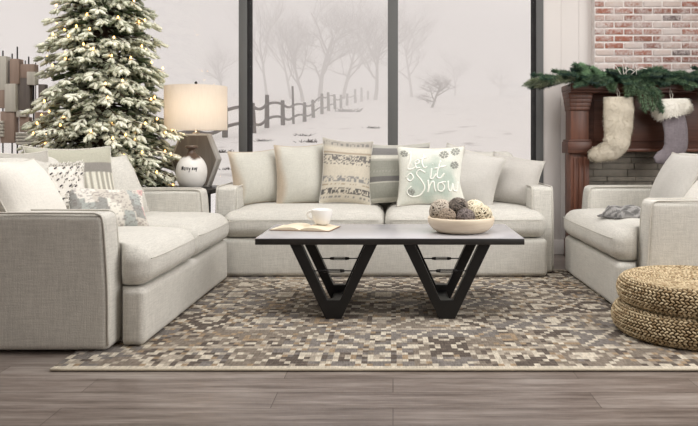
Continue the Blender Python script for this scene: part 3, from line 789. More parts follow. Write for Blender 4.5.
# ------------------------------------------------------------------ poufs
def pouf(x, y, z0, R, H, label, seed):
    rg = random.Random(seed); e = empty('woven_pouf', (x, y, z0), label=label, cat='pouf', group='poufs stacked by the armchair')
    m = attr_mat('seagrass_' + str(seed), .8, .18, 70, .3)
    prof = []
    n = 26
    for i in range(n + 1):
        t = -PI / 2 + PI * i / n; rr = R - H / 2 * .98 + H / 2 * .98 * abs(math.cos(t)) ** .75; prof.append((rr, H / 2 + H / 2 * math.sin(t)))
    b = MB(); lathe(b, [(.001, 0.006)] + [(r * .985, min(H - .006, max(.006, z))) for r, z in prof] + [(.001, H - .012)], (x, y, z0), 72, col=srgb(84, 66, 42)); b.build('core', m, e)
    b = MB()
    # path of rows from the top centre over the rim to the bottom
    path = [(r, H - .004 - .01 * (1 - r / (R - H / 2))) for r in np.arange(.02, R - H / 2, .0165)]
    path += [(p[0], p[1]) for p in prof[::-1]]
    path = np.array(path); seg = np.linalg.norm(np.diff(path, axis=0), axis=1); cum = np.concatenate([[0], np.cumsum(seg)])
    rows = np.arange(.004, cum[-1], .0150)
    unit = []; s_, r_ = 6, 4
    for i in range(1, r_):
        for k in range(s_):
            a = 2 * PI * k / s_; ph = PI * i / r_; unit.append((math.sin(ph) * math.cos(a), math.sin(ph) * math.sin(a), math.cos(ph)))
    unit = [(0, 0, 1)] + unit + [(0, 0, -1)]; unit = np.array(unit); UF = []
    for k in range(s_): UF.append((0, 1 + k, 1 + (k + 1) % s_)); UF.append((len(unit) - 1, 1 + (r_ - 2) * s_ + (k + 1) % s_, 1 + (r_ - 2) * s_ + k))
    for i in range(r_ - 2):
        for k in range(s_): UF.append((1 + i * s_ + k, 1 + (i + 1) * s_ + k, 1 + (i + 1) * s_ + (k + 1) % s_, 1 + i * s_ + (k + 1) % s_))
    for ri, d in enumerate(rows):
        r = float(np.interp(d, cum, path[:, 0])); z = float(np.interp(d, cum, path[:, 1]))
        d2 = min(cum[-1], d + .004); tr = float(np.interp(d2, cum, path[:, 0])) - r; tz = float(np.interp(d2, cum, path[:, 1])) - z
        L = math.hypot(tr, tz) or 1; tr, tz = tr / L, tz / L
        cnt = max(6, int(2 * PI * r / .022)); off = rg.random()
        for k in range(cnt):
            a = 2 * PI * (k + off + rg.uniform(-.1, .1)) / cnt; ca, sa = math.cos(a), math.sin(a)
            tang = np.array([-sa, ca, 0]); down = np.array([tr * ca, tr * sa, tz]); nor = np.cross(tang, down); 
            tl = .5 if ri % 2 else -.5
            ax1 = tang * math.cos(tl) + down * math.sin(tl); ax2 = -tang * math.sin(tl) + down * math.cos(tl)
            c = np.array([x + r * ca, y + r * sa, z0 + z]); s = rg.uniform(.9, 1.1)
            V = c + unit[:, :1] * ax1 * .0130 * s + unit[:, 1:2] * ax2 * .0056 * s + unit[:, 2:3] * nor * .0062
            b.add(V, UF, mixc(srgb(148, 124, 90), srgb(214, 196, 162), rg.random() ** .9))
    b.build('braid', m, e)
pouf(px(693, 3.66), 3.66, 0.016, 0.405, 0.140, 'round woven seagrass pouf at the bottom of the stack, on the rug', 3)
pouf(px(696, 3.67), 3.67, 0.160, 0.395, 0.136, 'round woven seagrass pouf on top of the stack beside the armchair', 4)

# ------------------------------------------------------------------ end table, lamp, vase
ETZ = 0.640
def end_table():
    e = empty('end_table', (-1.67, 5.68, 0), label='small black end table in the corner between loveseat and sofa', cat='table')
    b = MB(); box(b, -1.96, -1.40, 5.40, 5.96, ETZ - .035, ETZ, .004); b.build('tabletop', DARKWOOD, e, angle=40)
    for sx in (-1.94, -1.46):
        for sy in (5.42, 5.90):
            b = MB(); box(b, sx, sx + .04, sy, sy + .04, 0, ETZ - .035, .003); b.build('leg', DARKWOOD, e, angle=40)
    b = MB(); box(b, -1.93, -1.43, 5.43, 5.93, .16, .185, .003); b.build('shelf', DARKWOOD, e, angle=40)
end_table()
def lamp():
    x, y = px(196, 5.76), 5.76; e = empty('table_lamp', (x, y, ETZ), label='table lamp with cream drum shade and grey brown hexagonal base', cat='lamp')
    face = wood('grey_brown_ceramic', srgb(92, 84, 76), srgb(120, 111, 101), .5, 2, 6); rim = plain('pale_grey_rim', srgb(176, 172, 166), .5)
    zb = ETZ; H = .435; hexp = [(-.115, 0), (.115, 0), (.200, .225), (.115, H), (-.115, H), (-.200, .225)]
    M = Matrix.Translation((x, y, zb)) @ Matrix.Rotation(0.0, 4, 'Z')
    b = MB(); prism(b, hexp, 'y', -.055, .055); b2 = MB(); b2.add(xf(b.v[0], M), b.f); o = b2.build('lamp_base', rim, e, smooth=False); md = o.modifiers.new('bevel', 'BEVEL'); md.width = .006; md.segments = 2
    b = MB(); prism(b, [(a * .90, H / 2 + (c - H / 2) * .93) for a, c in hexp], 'y', -.060, .060); b2 = MB(); b2.add(xf(b.v[0], M), b.f); b2.build('face_panel', face, o and e, smooth=False, label='grey brown wood grain face')
    b = MB(); lathe(b, [(.03, 0), (.03, .012), (.010, .02), (.010, .10), (.016, .105), (.016, .15), (.001, .15)], (x, y, zb + H), 20); b.build('neck', plain('brass_fitting', srgb(150, 140, 124), .3, .8), e)
    z0 = pz(130, y); z1 = pz(86.5, y); R = .252
    sm = NT('linen_shade'); c = sm.coord(); n = sm.noise(sm.map(c, (120, 120, 14)), 1, 2)
    col = sm.mix(n, srgb(234, 226, 216), srgb(243, 237, 228)); sm.set(col, .9, 0, .1)
    tl = sm.n('ShaderNodeBsdfTranslucent'); sm.l(col, tl.inputs[0]); mx = sm.n('ShaderNodeMixShader'); mx.inputs[0].default_value = .5
    sm.l(sm.b.outputs[0], mx.inputs[1]); sm.l(tl.outputs[0], mx.inputs[2]); sm.l(mx.outputs[0], sm.out.inputs['Surface'])
    b = MB(); n_ = 56; V = []; Fc = []
    for (r, z) in ((R, z0), (R, z1), (R - .003, z1), (R - .003, z0)):
        V += [(x + r * math.cos(2 * PI * k / n_), y + r * math.sin(2 * PI * k / n_), z) for k in range(n_)]
    for i in range(4):
        for k in range(n_): Fc.append((i * n_ + k, i * n_ + (k + 1) % n_, ((i + 1) % 4) * n_ + (k + 1) % n_, ((i + 1) % 4) * n_ + k))
    b.add(V, Fc); b.build('lamp_shade', sm.m, e, angle=40)
    b = MB(); tube(b, [(x - R + .004, y, z1 - .01), (x + R - .004, y, z1 - .01)], .002, 5); tube(b, [(x, y - R + .004, z1 - .01), (x, y + R - .004, z1 - .01)], .002, 5); tube(b, [(x, y, z1 - .18), (x, y, z1 + .01)], .003, 6)
    lathe(b, [(.001, 0), (.012, .002), (.008, .012), (.013, .022), (.009, .034), (.001, .038)], (x, y, z1 + .005), 14); b.build('finial', BLACK, e)
    bl = NT('lamp_bulb'); bl.set((1, .9, .75), .4); bl.b.inputs['Emission Color'].default_value = (1, .80, .55, 1); bl.b.inputs['Emission Strength'].default_value = 6
    b = MB(); lathe(b, [(max(.0005, .032 * math.sin(a)), -.036 * math.cos(a)) for a in np.linspace(0, PI, 10)], (x, y, (z0 + z1) / 2), 16); b.build('bulb', bl.m, e)
    l = bpy.data.lights.new('lamp_glow', 'POINT'); l.energy = 2.5; l.color = (1, .87, .74); l.shadow_soft_size = .045
    lo = bpy.data.objects.new('lamp_glow', l); COL.objects.link(lo); lo.location = (x, y - .06, (z0 + z1) / 2)
lamp()
def vase():
    Y = 5.56; x = px(191.5, Y); c = (x, Y, ETZ); e = empty('round_vase', c, label='round white vase with dark brown neck and dark script lettering', cat='vase')
    R = .119; H = .245; b = MB()
    m = attr_mat('glazed_stoneware', .32, .05, 20, 0)
    prof = [(.001, 0), (.055, 0), (.078, .010), (.104, .044), (.118, .092), (.1215, .138), (.114, .182), (.094, .222), (.066, .252), (.042, .272), (.030, .288), (.026, .302), (.030, .312), (.046, .318), (.050, .326), (.047, .335), (.038, .339), (.022, .336), (.018, .30), (.001, .29)]
    segs = 48; V = []; C = []; Fc = []
    P2 = smooth_line([(a, z, 0) for a, z in prof], 3)[:, :2]; P2[:, 0] = np.maximum(P2[:, 0], .0008)
    for r, z in P2:
        for k in range(segs):
            a = 2 * PI * k / segs; V.append((x + r * math.cos(a), Y + r * math.sin(a), ETZ + z))
            edge = .236 + .012 * math.sin(a * 3 + 1) + .006 * math.sin(a * 7)
            C.append(mixc(srgb(232, 229, 224), srgb(88, 70, 58), (z - edge) / .012))
    for i in range(len(P2) - 1):
        for k in range(segs): Fc.append((i * segs + k, i * segs + (k + 1) % segs, (i + 1) * segs + (k + 1) % segs, (i + 1) * segs + k))
    b.add(V, Fc, np.array(C)); b.build('vase_body', m, e)
    b = MB()
    lines = [[(-.30, 0), (-.26, .028), (-.22, 0), (-.18, .028), (-.14, 0)], [(-.08, .014), (-.03, .022), (-.07, .0), (-.01, .0)], [(.03, 0), (.04, .018), (.09, .016)], [(.12, 0), (.13, .018), (.18, .016)], [(.22, .018), (.25, .0), (.30, .018), (.22, -.018)], [(.42, .0), (.43, .02), (.47, .0), (.49, .02)], [(.55, .004), (.60, .018), (.62, .0), (.55, .004)], [(.66, .02), (.69, 0), (.74, .022), (.66, -.014)]]
    for ln in lines:
        P = smooth_line([(a, z, 0) for a, z in ln], 5); Q = []
        for a, z, _ in P:
            zz = .150 + z; r = .1225 - max(0, zz - .138) * .14; t = -PI / 2 + a - .1
            Q.append((x + r * math.cos(t), Y + r * math.sin(t), ETZ + zz))
        tube(b, Q, .0026, 5)
    b.build('lettering', plain('black_print', srgb(48, 46, 46), .6), e)
vase()

# ------------------------------------------------------------------ needles (tree and garland)
SP = np.array([(0, .15), (.2, .9), (.55, 1.0), (.85, .75), (1.0, .1)]); K5 = 5
SPA = (2 * PI * np.arange(K5)[None, :] / K5 + SP[:, :1]).ravel(); SPT = np.repeat(SP[:, 0], K5); SPW = np.repeat(SP[:, 1], K5)
SPF = [(i * K5 + j, i * K5 + (j + 1) % K5, (i + 1) * K5 + (j + 1) % K5, (i + 1) * K5 + j) for i in range(4) for j in range(K5)]
def shoot(mb, p, d, L, R, col_top, col_low, rg, needles=12, nl=.020):
    d = d / math.sqrt(d @ d); s = np.array([d[1], -d[0], 0.0]); ln = math.hypot(s[0], s[1])
    s = np.array([1.0, 0, 0]) if ln < 1e-3 else s / ln
    n = np.array([s[1] * d[2] - s[2] * d[1], s[2] * d[0] - s[0] * d[2], s[0] * d[1] - s[1] * d[0]])
    Q = np.cos(SPA)[:, None] * s + np.sin(SPA)[:, None] * n
    V1 = p + d * (L * SPT)[:, None] + Q * (R * .75 * SPW)[:, None]
    t = rg.random(needles); a = rg.random(needles) * 2 * PI
    q = np.cos(a)[:, None] * s + np.sin(a)[:, None] * n; wv = (np.cos(a)[:, None] * n - np.sin(a)[:, None] * s) * .0034
    b0 = p + d * (L * t)[:, None] + q * R * .3; tip = b0 + (d * .75 + q) * (nl * (.8 + .4 * rg.random(needles)))[:, None]
    V2 = np.stack([b0 - wv, b0 + wv, tip], 1).reshape(-1, 3)
    ct, cl = np.array(col_top), np.array(col_low)
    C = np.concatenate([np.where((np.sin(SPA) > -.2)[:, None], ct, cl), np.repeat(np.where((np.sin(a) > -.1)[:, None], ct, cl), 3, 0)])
    k = len(V1); Fc = SPF + [(k + 3 * i, k + 3 * i + 1, k + 3 * i + 2) for i in range(needles)]
    mb.add(np.concatenate([V1, V2]), Fc, C)
TX, TY = px(104, 5.68), 5.68
def tree():
    rg = np.random.default_rng(21); e = empty('christmas_tree', (TX, TY, 0), label='tall frosted Christmas tree with warm lights behind the loveseat', cat='Christmas tree')
    fol = MB(); wood_ = MB(); anchors = []
    def Rz(z): return max(.04, .68 - .195 * (z - .5))
    z = .50
    while z < 2.95:
        R = Rz(z); nb = int(7 + 9 * R / .6); ph = rg.uniform(0, 6.28)
        for k in range(nb):
            a = ph + 2 * PI * (k + rg.uniform(-.25, .25)) / nb; Lb = R * rg.uniform(.82, 1.12)
            ca, sa = math.cos(a), math.sin(a); rise = rg.uniform(-.05, .30)
            z0 = z + rg.uniform(-.05, .05) + .02; P = []
            for t in np.linspace(0, 1, 6):
                P.append((TX + ca * Lb * t, TY + sa * Lb * t, z0 + rise * t * R - .30 * R * t * t))
            P = np.array(P)
            lim = 6.2 - .02
            if P[-1][1] > lim: P[:, 1] = TY + (P[:, 1] - TY) * (lim - TY) / (P[-1][1] - TY)
            if z < 1.05 and P[-1][1] < 5.30: P[:, 1] = TY + (P[:, 1] - TY) * (5.30 - TY) / (P[-1][1] - TY)
            tube(wood_, P, np.linspace(.009, .003, 6), 4, cap=False)
            dirb = P[-1] - P[-2]; dirb /= np.linalg.norm(dirb); side = np.cross(dirb, [0, 0, 1.0]); side /= np.linalg.norm(side)
            fr = rg.uniform(.55, 1.0)
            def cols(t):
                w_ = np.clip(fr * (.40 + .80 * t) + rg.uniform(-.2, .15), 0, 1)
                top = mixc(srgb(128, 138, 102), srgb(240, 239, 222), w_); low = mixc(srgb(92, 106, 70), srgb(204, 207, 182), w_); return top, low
            ts = np.arange(.34, 1.0, .058 / max(Lb, .12))
            for t in ts:
                i = min(4, int(t * 5)); q = P[i] + (P[i + 1] - P[i]) * (t * 5 - i)
                for s in (-1, 1):
                    if rg.random() < .12: continue
                    ang = rg.uniform(.65, 1.0); dd = dirb * math.cos(ang) + side * s * math.sin(ang) + np.array([0, 0, rg.uniform(-.55, .25)])
                    L = rg.uniform(.06, .105) * (1.25 - .45 * t) * (1 if R > .3 else .8); T_, L_ = cols(t)
                    if q[1] + dd[1] * L > 6.26: continue
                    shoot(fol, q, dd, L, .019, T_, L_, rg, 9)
                    if L > .085 and t > .35:
                        q2 = q + dd * L * .45
                        for s2 in (-1, 1):
                            d3 = dd + side * s2 * .2 + dirb * .9 * (1 if s2 > 0 else .2) + np.array([0, 0, rg.uniform(-.2, .1)])
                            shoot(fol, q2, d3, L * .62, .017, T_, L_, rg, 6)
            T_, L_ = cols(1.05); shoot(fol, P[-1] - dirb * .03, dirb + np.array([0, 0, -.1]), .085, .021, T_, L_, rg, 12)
            anchors.append((P[-1] + dirb * .0, P[3], a, z))
        z += .062 * (.75 + .35 * R / .6)
    # inner darker filling
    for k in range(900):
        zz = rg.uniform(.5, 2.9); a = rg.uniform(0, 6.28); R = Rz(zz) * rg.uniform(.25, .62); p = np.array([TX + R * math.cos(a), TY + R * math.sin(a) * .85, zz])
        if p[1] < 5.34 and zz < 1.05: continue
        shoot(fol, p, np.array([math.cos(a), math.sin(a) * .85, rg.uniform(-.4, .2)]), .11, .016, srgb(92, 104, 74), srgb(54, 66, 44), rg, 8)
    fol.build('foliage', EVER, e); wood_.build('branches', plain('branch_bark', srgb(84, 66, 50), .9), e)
    b = MB(); tube(b, [(TX, TY, .12), (TX, TY, 1.5), (TX, TY, 3.2)], [.045, .035, .008], 10); b.build('trunk', plain('trunk_bark', srgb(84, 66, 50), .9), e)
    b = MB(); lathe(b, [(.001, 0), (.19, 0), (.20, .02), (.10, .05), (.06, .16), (.05, .22), (.001, .22)], (TX, TY, 0), 24); b.build('tree_stand', BLACK, e)
    # lights
    L = empty('string_lights', (TX, TY, .5), label='string of small warm lights wound through the Christmas tree', cat='string lights')
    bm = NT('warm_bulb'); bm.set((1, .8, .5), .4); bm.b.inputs['Emission Color'].default_value = (1, .52, .14, 1); bm.b.inputs['Emission Strength'].default_value = 5.0
    front = [a for a in anchors if math.sin(a[2]) < .1 and a[3] < 2.35]
    pick = [front[i] for i in rg.permutation(len(front))[:100]]; pts = []
    bulb = None
    for (tip, midp, a, zz) in sorted(pick, key=lambda q: q[3]):
        t = rg.uniform(.55, 1.0); p = midp + (tip - midp) * t + np.array([0, 0, rg.uniform(.01, .045)]); pts.append(p)
        if bulb is None:
            b = MB(); lathe(b, [(.0005, -.009), (.006, -.006), (.0085, 0), (.006, .009), (.0005, .015)], (0, 0, 0), 8); b0 = b.build('bulb', bm.m, L, local=True); bulb = b0
        else:
            b0 = bulb.copy(); COL.objects.link(b0); b0.parent = L
        b0.location = Vector(p) - Vector(L.location)
    b = MB()
    for i in range(len(pts) - 1):
        a_, c_ = pts[i], pts[i + 1]
        if np.linalg.norm(c_ - a_) > .5:
            mid = (a_ + c_) / 2; ctr = np.array([TX, TY, mid[2]]); mid = ctr + (mid - ctr) * 1.0
        else: mid = (a_ + c_) / 2 + np.array([0, 0, -.02])
        tube(b, smooth_line([a_ - [0, 0, .01], mid, c_ - [0, 0, .01]], 4), .0012, 3, cap=False)
    b.build('wire', plain('dark_green_wire', srgb(40, 52, 36), .6), L)
tree()

# ------------------------------------------------------------------ fireplace
def fireplace():
    MW = wood('mahogany_mantel', srgb(88, 54, 40), srgb(120, 76, 58), .42, 2, 6); MH = wood('mahogany_mantel_rail', srgb(72, 44, 34), srgb(100, 64, 50), .42, 0, 6)
    YF = 6.0; e = empty('fireplace_mantel', (2.35, 6.0, 0), label='dark mahogany fireplace mantel with stepped pilasters against the brick', cat='fireplace')
    XL, XR = 1.522, 3.20; pw = .162
    for s, x0 in ((1, XL), (-1, XR - pw)):
        x1 = x0 + pw; b = MB()
        box(b, x0, x1, YF, 6.19, 0, .92, .004); box(b, x0 + .004, x1 - .004, YF + .005, 6.19, .92, 1.32, .004)
        for fx in (.022, .067, .112): box(b, x0 + fx, x0 + fx + .028, YF - .014, YF, .18, .88, .006, 2)
        box(b, x0 - .012, x1 + .012, YF - .03, 6.19, 0, .16, .006)
        p = b.build('pilaster', MW, e, angle=40)
        b = MB(); box(b, x0 - .030, x1 + .014, YF - .035, 6.19, .912, 1.012, .006); box(b, x0 - .018, x1 + .010, YF - .02, 6.19, 1.012, 1.03, .004)
        b.build('block_moulding', MH, e, angle=40)
        b = MB()
        for k, (dz, dx) in enumerate(((1.28, .004), (1.31, .009), (1.345, .014), (1.38, .020), (1.41, .026))): box(b, x0 - dx, x1 + dx, YF - dx - .01, 6.19, dz, dz + .04, .008, 2)
        b.build('capital', MW, e, angle=40)
    b = MB(); box(b, XL + pw - .002, XR - pw + .002, YF + .06, 6.19, .95, 1.43, .004)
    box(b, XL + pw + .05, XR - pw - .05, YF + .048, YF + .06, 1.01, 1.37, .006); b.build('frieze', MH, e, angle=40)
    b = MB(); box(b, XL + pw - .002, XR - pw + .002, YF + .035, YF + .08, .925, .952, .006); b.build('moulding', MW, e, angle=40)
    b = MB(); box(b, XL - .034, XR + .034, YF - .14, 6.19, 1.445, 1.50, .008, 2); box(b, XL - .028, XR + .028, YF - .11, 6.19, 1.425, 1.447, .006); b.build('mantel_shelf', MH, e, angle=40)
    # firebox lining of slate courses
    sl = attr_mat('slate_firebox', .8, .2, 14, .4); b = MB(); z = 0.0; r = random.Random(5)
    while z < .955:
        h = .045 + .02 * r.random(); x = XL + pw - .1
        while x < XR - pw + .05:
            wd = .18 + .2 * r.random(); d = r.uniform(0, .02); g = r.uniform(.75, 1.2)
            box(b, x + .001, x + wd - .002, 6.17 - d, 6.19, z + .001, min(.958, z + h - .002), .003, col=tuple(g * q for q in srgb(122, 116, 106))); x += wd
        z += h
    b.build('firebox_slate', sl, e, angle=40, label='grey slate lining')
    # brick chimney breast above
    bk = NT('whitewashed_brick'); at = bk.n('ShaderNodeAttribute'); at.attribute_name = 'Col'; c = bk.coord()
    n = bk.noise(c, 7, 6, .7); n2 = bk.noise(c, 38, 4, .7)
    f = bk.ramp(bk.math('ADD', bk.math('MULTIPLY', n, .65), bk.math('MULTIPLY', n2, .45)), [(0.48, 0.0), (0.66, 0.9)])
    bk.set(bk.mix(f, at.outputs['Color'], srgb(204, 194, 190)), .85, 0, .2); bk.bump(n2, .5, .006)
    b = MB(); Y0 = 6.19; box(b, 1.785, 3.7, Y0 + .008, 6.31, 0, 3.3, .001, col=srgb(232, 226, 222))
    rh = .0615; bw = .170; k = 0; z = 1.40; r = random.Random(9)
    reds = [srgb(142, 98, 84), srgb(156, 112, 98), srgb(134, 92, 80), srgb(170, 134, 120), srgb(182, 160, 150), srgb(206, 194, 188), srgb(112, 100, 98), srgb(158, 106, 90), srgb(200, 184, 176)]
    while z < 3.3:
        x = 1.787 - (bw / 2 if k % 2 else 0)
        while x < 3.7:
            xa = max(1.787, x + .007); xb = min(3.7, x + bw - .007)
            if xb - xa > .02: box(b, xa, xb, Y0 - r.uniform(0, .003), Y0 + .03, z + .008, z + rh - .009, .004, col=r.choice(reds))
            x += bw
        z += rh; k += 1
    tag(b.build('wall_fireplace', bk.m, angle=40), kind='structure', label='whitewashed red brick chimney breast above the mantel')
fireplace()

# ------------------------------------------------------------------ stockings
def stocking(x0, Y, path, radii, fur, cuff, label, mat_body, name_cuff='cuff', seed=1):
    rg = np.random.default_rng(seed); P = smooth_line([(px(a, Y), Y, pz(c, Y)) for a, c in path], 5); R = np.interp(np.linspace(0, 1, len(P)), np.linspace(0, 1, len(radii)), radii)
    e = empty('christmas_stocking', tuple(P[0]), label=label, cat='stocking', group='stockings hanging from the mantel')
    T = np.gradient(P, axis=0); T /= np.linalg.norm(T, axis=1, keepdims=True); yv = np.array([0, 1.0, 0]); V = []; n = 24
    for p, t, r in zip(P, T, R):
        s = np.cross(t, yv); s /= np.linalg.norm(s)
        for k in range(n):
            a = 2 * PI * k / n; V.append(p + s * r * math.cos(a) + yv * r * .42 * math.sin(a))
    Fc = [(i * n + k, i * n + (k + 1) % n, (i + 1) * n + (k + 1) % n, (i + 1) * n + k) for i in range(len(P) - 1) for k in range(n)]
    Fc.append(tuple(range(n))[::-1]); Fc.append(tuple((len(P) - 1) * n + k for k in range(n)))
    V = np.array(V); V[:, 1] += wob(V, .014, 22, seed); V[:, 0] += wob(V, .006, 26, seed + 1)
    b = MB(); b.add(V, Fc); b.build('sock', mat_body, e)
    def tufts(V0, i0, i1, cnt, L, mat, nm):
        b = MB()
        for _ in range(cnt):
            i = int(rg.integers(i0, i1)); k = int(rg.integers(0, n)); fi, fk = rg.random(2); k2 = (k + 1) % n; i2 = min(i + 1, len(V0) // n - 1); p = (V0[i * n + k] * (1 - fk) + V0[i * n + k2] * fk) * (1 - fi) + (V0[i2 * n + k] * (1 - fk) + V0[i2 * n + k2] * fk) * fi; c = P[i] * (1 - fi) + P[i2] * fi; o = (p - c); o /= np.linalg.norm(o) + 1e-9
            d = o * .6 + T[i] * 1.0 + rg.normal(size=3) * .7; d /= np.linalg.norm(d); wv = np.cross(d, o) * .004; j = rg.normal(size=3) * .003; q = p + j
            b.add([q - wv, q + wv, q + d * L * rg.uniform(.6, 1.2)], [(0, 1, 2)])
        b.build(nm, mat, e)
    if fur: tufts(V, 0, len(P) - 1, 5200, .016, mat_body, 'fur')
    if cuff:
        ic = cuff; Vc = []
        for i in range(ic + 1):
            f = i / ic; t = T[i]; s = np.cross(t, yv); s /= np.linalg.norm(s); rr = R[i] * (1.30 + .38 * math.sin(PI * f))
            for k in range(n): a = 2 * PI * k / n; Vc.append(P[i] + s * rr * math.cos(a) + yv * rr * .5 * math.sin(a))
        Fc = [(i * n + k, i * n + (k + 1) % n, (i + 1) * n + (k + 1) % n, (i + 1) * n + k) for i in range(ic) for k in range(n)] + [tuple(range(n))[::-1], tuple(ic * n + k for k in range(n))]
        Vc = np.array(Vc); b = MB(); b.add(Vc, Fc); fm = plain('white_plush', srgb(236, 232, 222), .95); b.build('cuff', fm, e); tufts(Vc, 0, ic, 2200, .026, fm, 'cuff_fur')
    b = MB(); q = P[0]; tube(b, [(q[0], Y, q[2] - .01), (q[0] + .012, Y, q[2] + .03), (q[0], Y + .035, 1.46), (q[0] - .012, Y, q[2] + .03), (q[0], Y, q[2] - .01)], .003, 5); b.build('hanging_loop', plain('loop_ribbon', srgb(206, 198, 184), .8), e)
stocking(0, 5.82, [(618.5, 97), (618.5, 112), (618.5, 126), (617.5, 138), (613, 148), (604, 152.5), (595, 155), (589.5, 156)], [.124, .124, .118, .110, .102, .075, .060, .030], True, 0, 'cream faux fur stocking hanging at the left of the mantel', plain('cream_plush', srgb(202, 193, 176), .95, var=.14, scale=24), seed=3)
stocking(0, 5.82, [(671.5, 99), (672, 112), (674.5, 124), (676, 136), (675, 147), (668, 155), (660, 158), (654, 160)], [.100, .100, .098, .098, .098, .072, .055, .028], False, 7, 'grey plush stocking with white fluffy cuff on the right', fabric('grey_plush', srgb(126, 118, 122), .12, 70), seed=4)

# ------------------------------------------------------------------ garland
def garland():
    rg = np.random.default_rng(77); e = empty('pine_garland', (2.2, 5.85, 1.5), label='green cedar and pine garland draped along the mantel shelf', cat='garland')
    stem = MB(); fol = MB()
    core = smooth_line([(1.38, 5.88, 1.52), (1.6, 5.90, 1.545), (2.0, 5.92, 1.54), (2.4, 5.90, 1.55), (2.8, 5.92, 1.54), (3.25, 5.90, 1.54)], 10); tube(stem, core, .008, 6)
    green = [srgb(58, 92, 74), srgb(46, 76, 64), srgb(78, 108, 82), srgb(40, 66, 58)]
    def spray(p, d, L, c, wide=.35):
        d = d / np.linalg.norm(d); n = 9; P = [p]
        for i in range(n): dd = d + np.array([0, 0, -.09 * i * .35]); P.append(P[-1] + dd / np.linalg.norm(dd) * L / n)
        P = np.array(P); tube(stem, P, np.linspace(.004, .0015, n + 1), 4, cap=False)
        side = np.cross(d, [0, -.3, 1.0]); side /= np.linalg.norm(side)
        for i in range(1, n + 1):
            for s in (-1, 1):
                q = P[i]; t = i / n; dd = (P[i] - P[i - 1]); dd /= np.linalg.norm(dd); l = L * wide * (1.05 - t * .75)
                dv = dd * .8 + side * s * .75 + rg.normal(size=3) * .12
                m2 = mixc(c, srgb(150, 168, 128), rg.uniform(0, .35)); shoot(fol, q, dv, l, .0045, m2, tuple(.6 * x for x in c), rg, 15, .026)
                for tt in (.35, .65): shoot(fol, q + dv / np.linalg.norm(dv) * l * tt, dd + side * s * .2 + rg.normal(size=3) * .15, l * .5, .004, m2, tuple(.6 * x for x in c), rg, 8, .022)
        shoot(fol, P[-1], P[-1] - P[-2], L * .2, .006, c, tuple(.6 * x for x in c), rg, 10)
    for k in range(150):
        i = rg.integers(0, len(core)); p = core[i] + rg.normal(size=3) * [.01, .02, .008]; s = 1 if rg.random() > .5 else -1
        d = np.array([s * rg.uniform(.35, 1.0), rg.uniform(-.9, .15), rg.uniform(-.10, .36)]); spray(p, d, rg.uniform(.15, .25), green[rg.integers(0, 4)])
    for k in range(46):
        spray(np.array([rg.uniform(1.6, 3.2), 5.90, 1.53]), np.array([rg.uniform(-.8, .8), -.8, rg.uniform(-.45, .05)]), rg.uniform(.12, .19), mixc(green[rg.integers(0, 4)], srgb(120, 150, 116), rg.random() * .5))
    for k in range(12):
        spray(np.array([1.42 + rg.uniform(-.05, .15), 5.80, 1.52 + rg.uniform(0, .02)]), np.array([-1, rg.uniform(-.3, .2), rg.uniform(-.10, .12)]), rg.uniform(.20, .29), mixc(srgb(158, 164, 136), green[0], rg.random() * .5), .22)
    for xx, dz, n_ in ((2.09, .23, 3), (2.02, .10, 2), (1.90, .13, 1), (2.60, .20, 4), (2.44, .05, 1), (2.9, .2, 4)):
        for k in range(n_): spray(np.array([xx + rg.uniform(-.06, .06), 5.78, 1.50]), np.array([rg.uniform(-.35, .35), -.25, -1.0]), dz * rg.uniform(.8, 1.1), mixc(green[2], srgb(126, 150, 118), rg.random() * .8))
    for k in range(14):
        spray(np.array([1.62 + rg.uniform(-.12, .14), 5.88, 1.55]), np.array([rg.uniform(-1.2, .9), rg.uniform(-.7, .1), rg.uniform(.1, .42)]), rg.uniform(.11, .15), mixc(srgb(132, 170, 128), green[2], rg.random() * .5), .4)
    stem.build('stem', plain('garland_stem', srgb(74, 58, 42), .9), e); fol.build('needles', attr_mat('cedar_needles', .7, .15, 60, 0), e)
    b = MB()
    for k in range(7):
        x = rg.uniform(1.85, 2.1); z = 1.56; d = np.array([rg.uniform(-.12, .12), -.05, rg.uniform(.03, .07)])
        tube(b, smooth_line([(x, 5.72, z), (x + d[0] * .5, 5.69, z + d[2]), (x + d[0], 5.68, z + d[2] + rg.uniform(-.02, .02))], 4), .003, 5)
    b.build('white_twig', plain('white_twig', srgb(222, 218, 212), .8), e, kind='stuff')
garland()

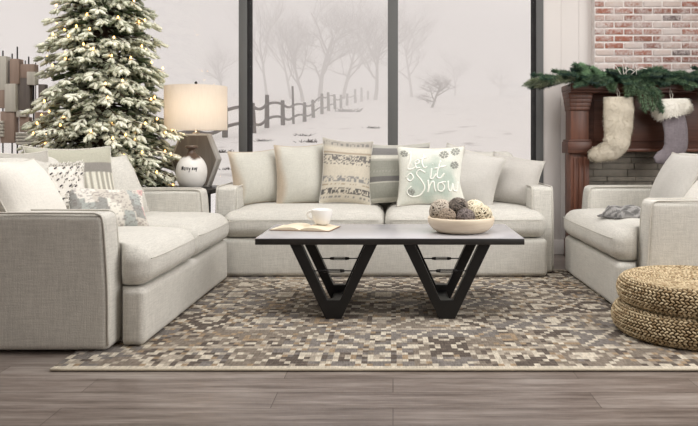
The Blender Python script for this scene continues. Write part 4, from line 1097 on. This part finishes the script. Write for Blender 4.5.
# ------------------------------------------------------------------ block sculpture at the left
def sculpture():
    Y = 6.0; e = empty('block_sculpture', (px(10, Y), Y, 0), label='sculpture of stacked brown and grey wooden blocks with thin rods', cat='sculpture')
    br = wood('brown_block', srgb(160, 138, 126), srgb(184, 162, 148), .7, 2, 5); dk = wood('dark_block', srgb(108, 100, 95), srgb(132, 123, 118), .7, 2, 5)
    gr = wood('pale_block', srgb(204, 200, 188), srgb(224, 220, 210), .7, 2, 5)
    def blk(x0, x1, y0, y1, mat, dy=0.0, d=.06, slats=0):
        b = MB()
        if slats:
            h = (y1 - y0) / slats
            for k in range(slats): box(b, px(x0, Y), px(x1, Y), Y + dy, Y + dy + d, pz(y0 + h * (k + .78), Y), pz(y0 + h * k, Y), .002)
            box(b, px(x0, Y) + .005, px(x1, Y) - .005, Y + dy + d * .5, Y + dy + d, pz(y1, Y), pz(y0, Y), .001)
        else: box(b, px(x0, Y), px(x1, Y), Y + dy, Y + dy + d, pz(y1, Y), pz(y0, Y), .004)
        b.build('block', mat, e, angle=40)
    for a in [(11, 20, 59, 84, br, -.02, .08), (20, 34.5, 64, 78, br, 0, .07), (-8, 6, 56, 90, gr, 0, .08), (7, 18, 84, 112, gr, -.04, .07), (18, 30, 78, 110, dk, 0, .06), (28.5, 37, 72, 85, gr, -.03, .06),
              (-10, 7, 90, 108, br, 0, .06), (2, 16, 111.5, 143, br, -.03, .08), (19, 29, 117, 132, br, 0, .06), (-40, -12, 62, 100, br, 0, .06), (-34, -8, 104, 140, dk, 0, .06), (17, 27, 111, 117, gr, -.02, .06), (6.5, 11, 60, 84, dk, .03, .05), (37, 44, 84, 104, dk, .02, .05), (34, 48, 112, 126, br, .01, .05)]: blk(*a)
    blk(-4, 6.3, 121, 137.5, gr, -.05, .05, 5); blk(18, 40, 132.5, 145, gr, -.04, .05, 4)
    for (x, y0, y1, r) in ((14.5, 46, 150, .006), (9.3, 53, 150, .006), (0, 50, 150, .006), (26, 56, 118, .006), (31, 84, 150, .007), (22.5, 60, 150, .005), (33, 62, 145, .004), (-20, 52, 150, .006)):
        b = MB(); X = px(x, Y); z1 = pz(y0, Y); tube(b, [(X, Y + .045, 0.03), (X, Y + .045, z1)], r, 8); b.build('rod', BLACK, e)
    b = MB(); box(b, px(-42, Y), px(44, Y), Y - .12, Y + .16, 0, .035, .004); b.build('plinth', BLACK, e, angle=40)
sculpture()

SC.view_settings.view_transform = 'Standard'; SC.view_settings.look = 'None'; SC.view_settings.gamma = 1.0
SC.view_settings.use_curve_mapping = False; SC.view_settings.exposure = 0.0
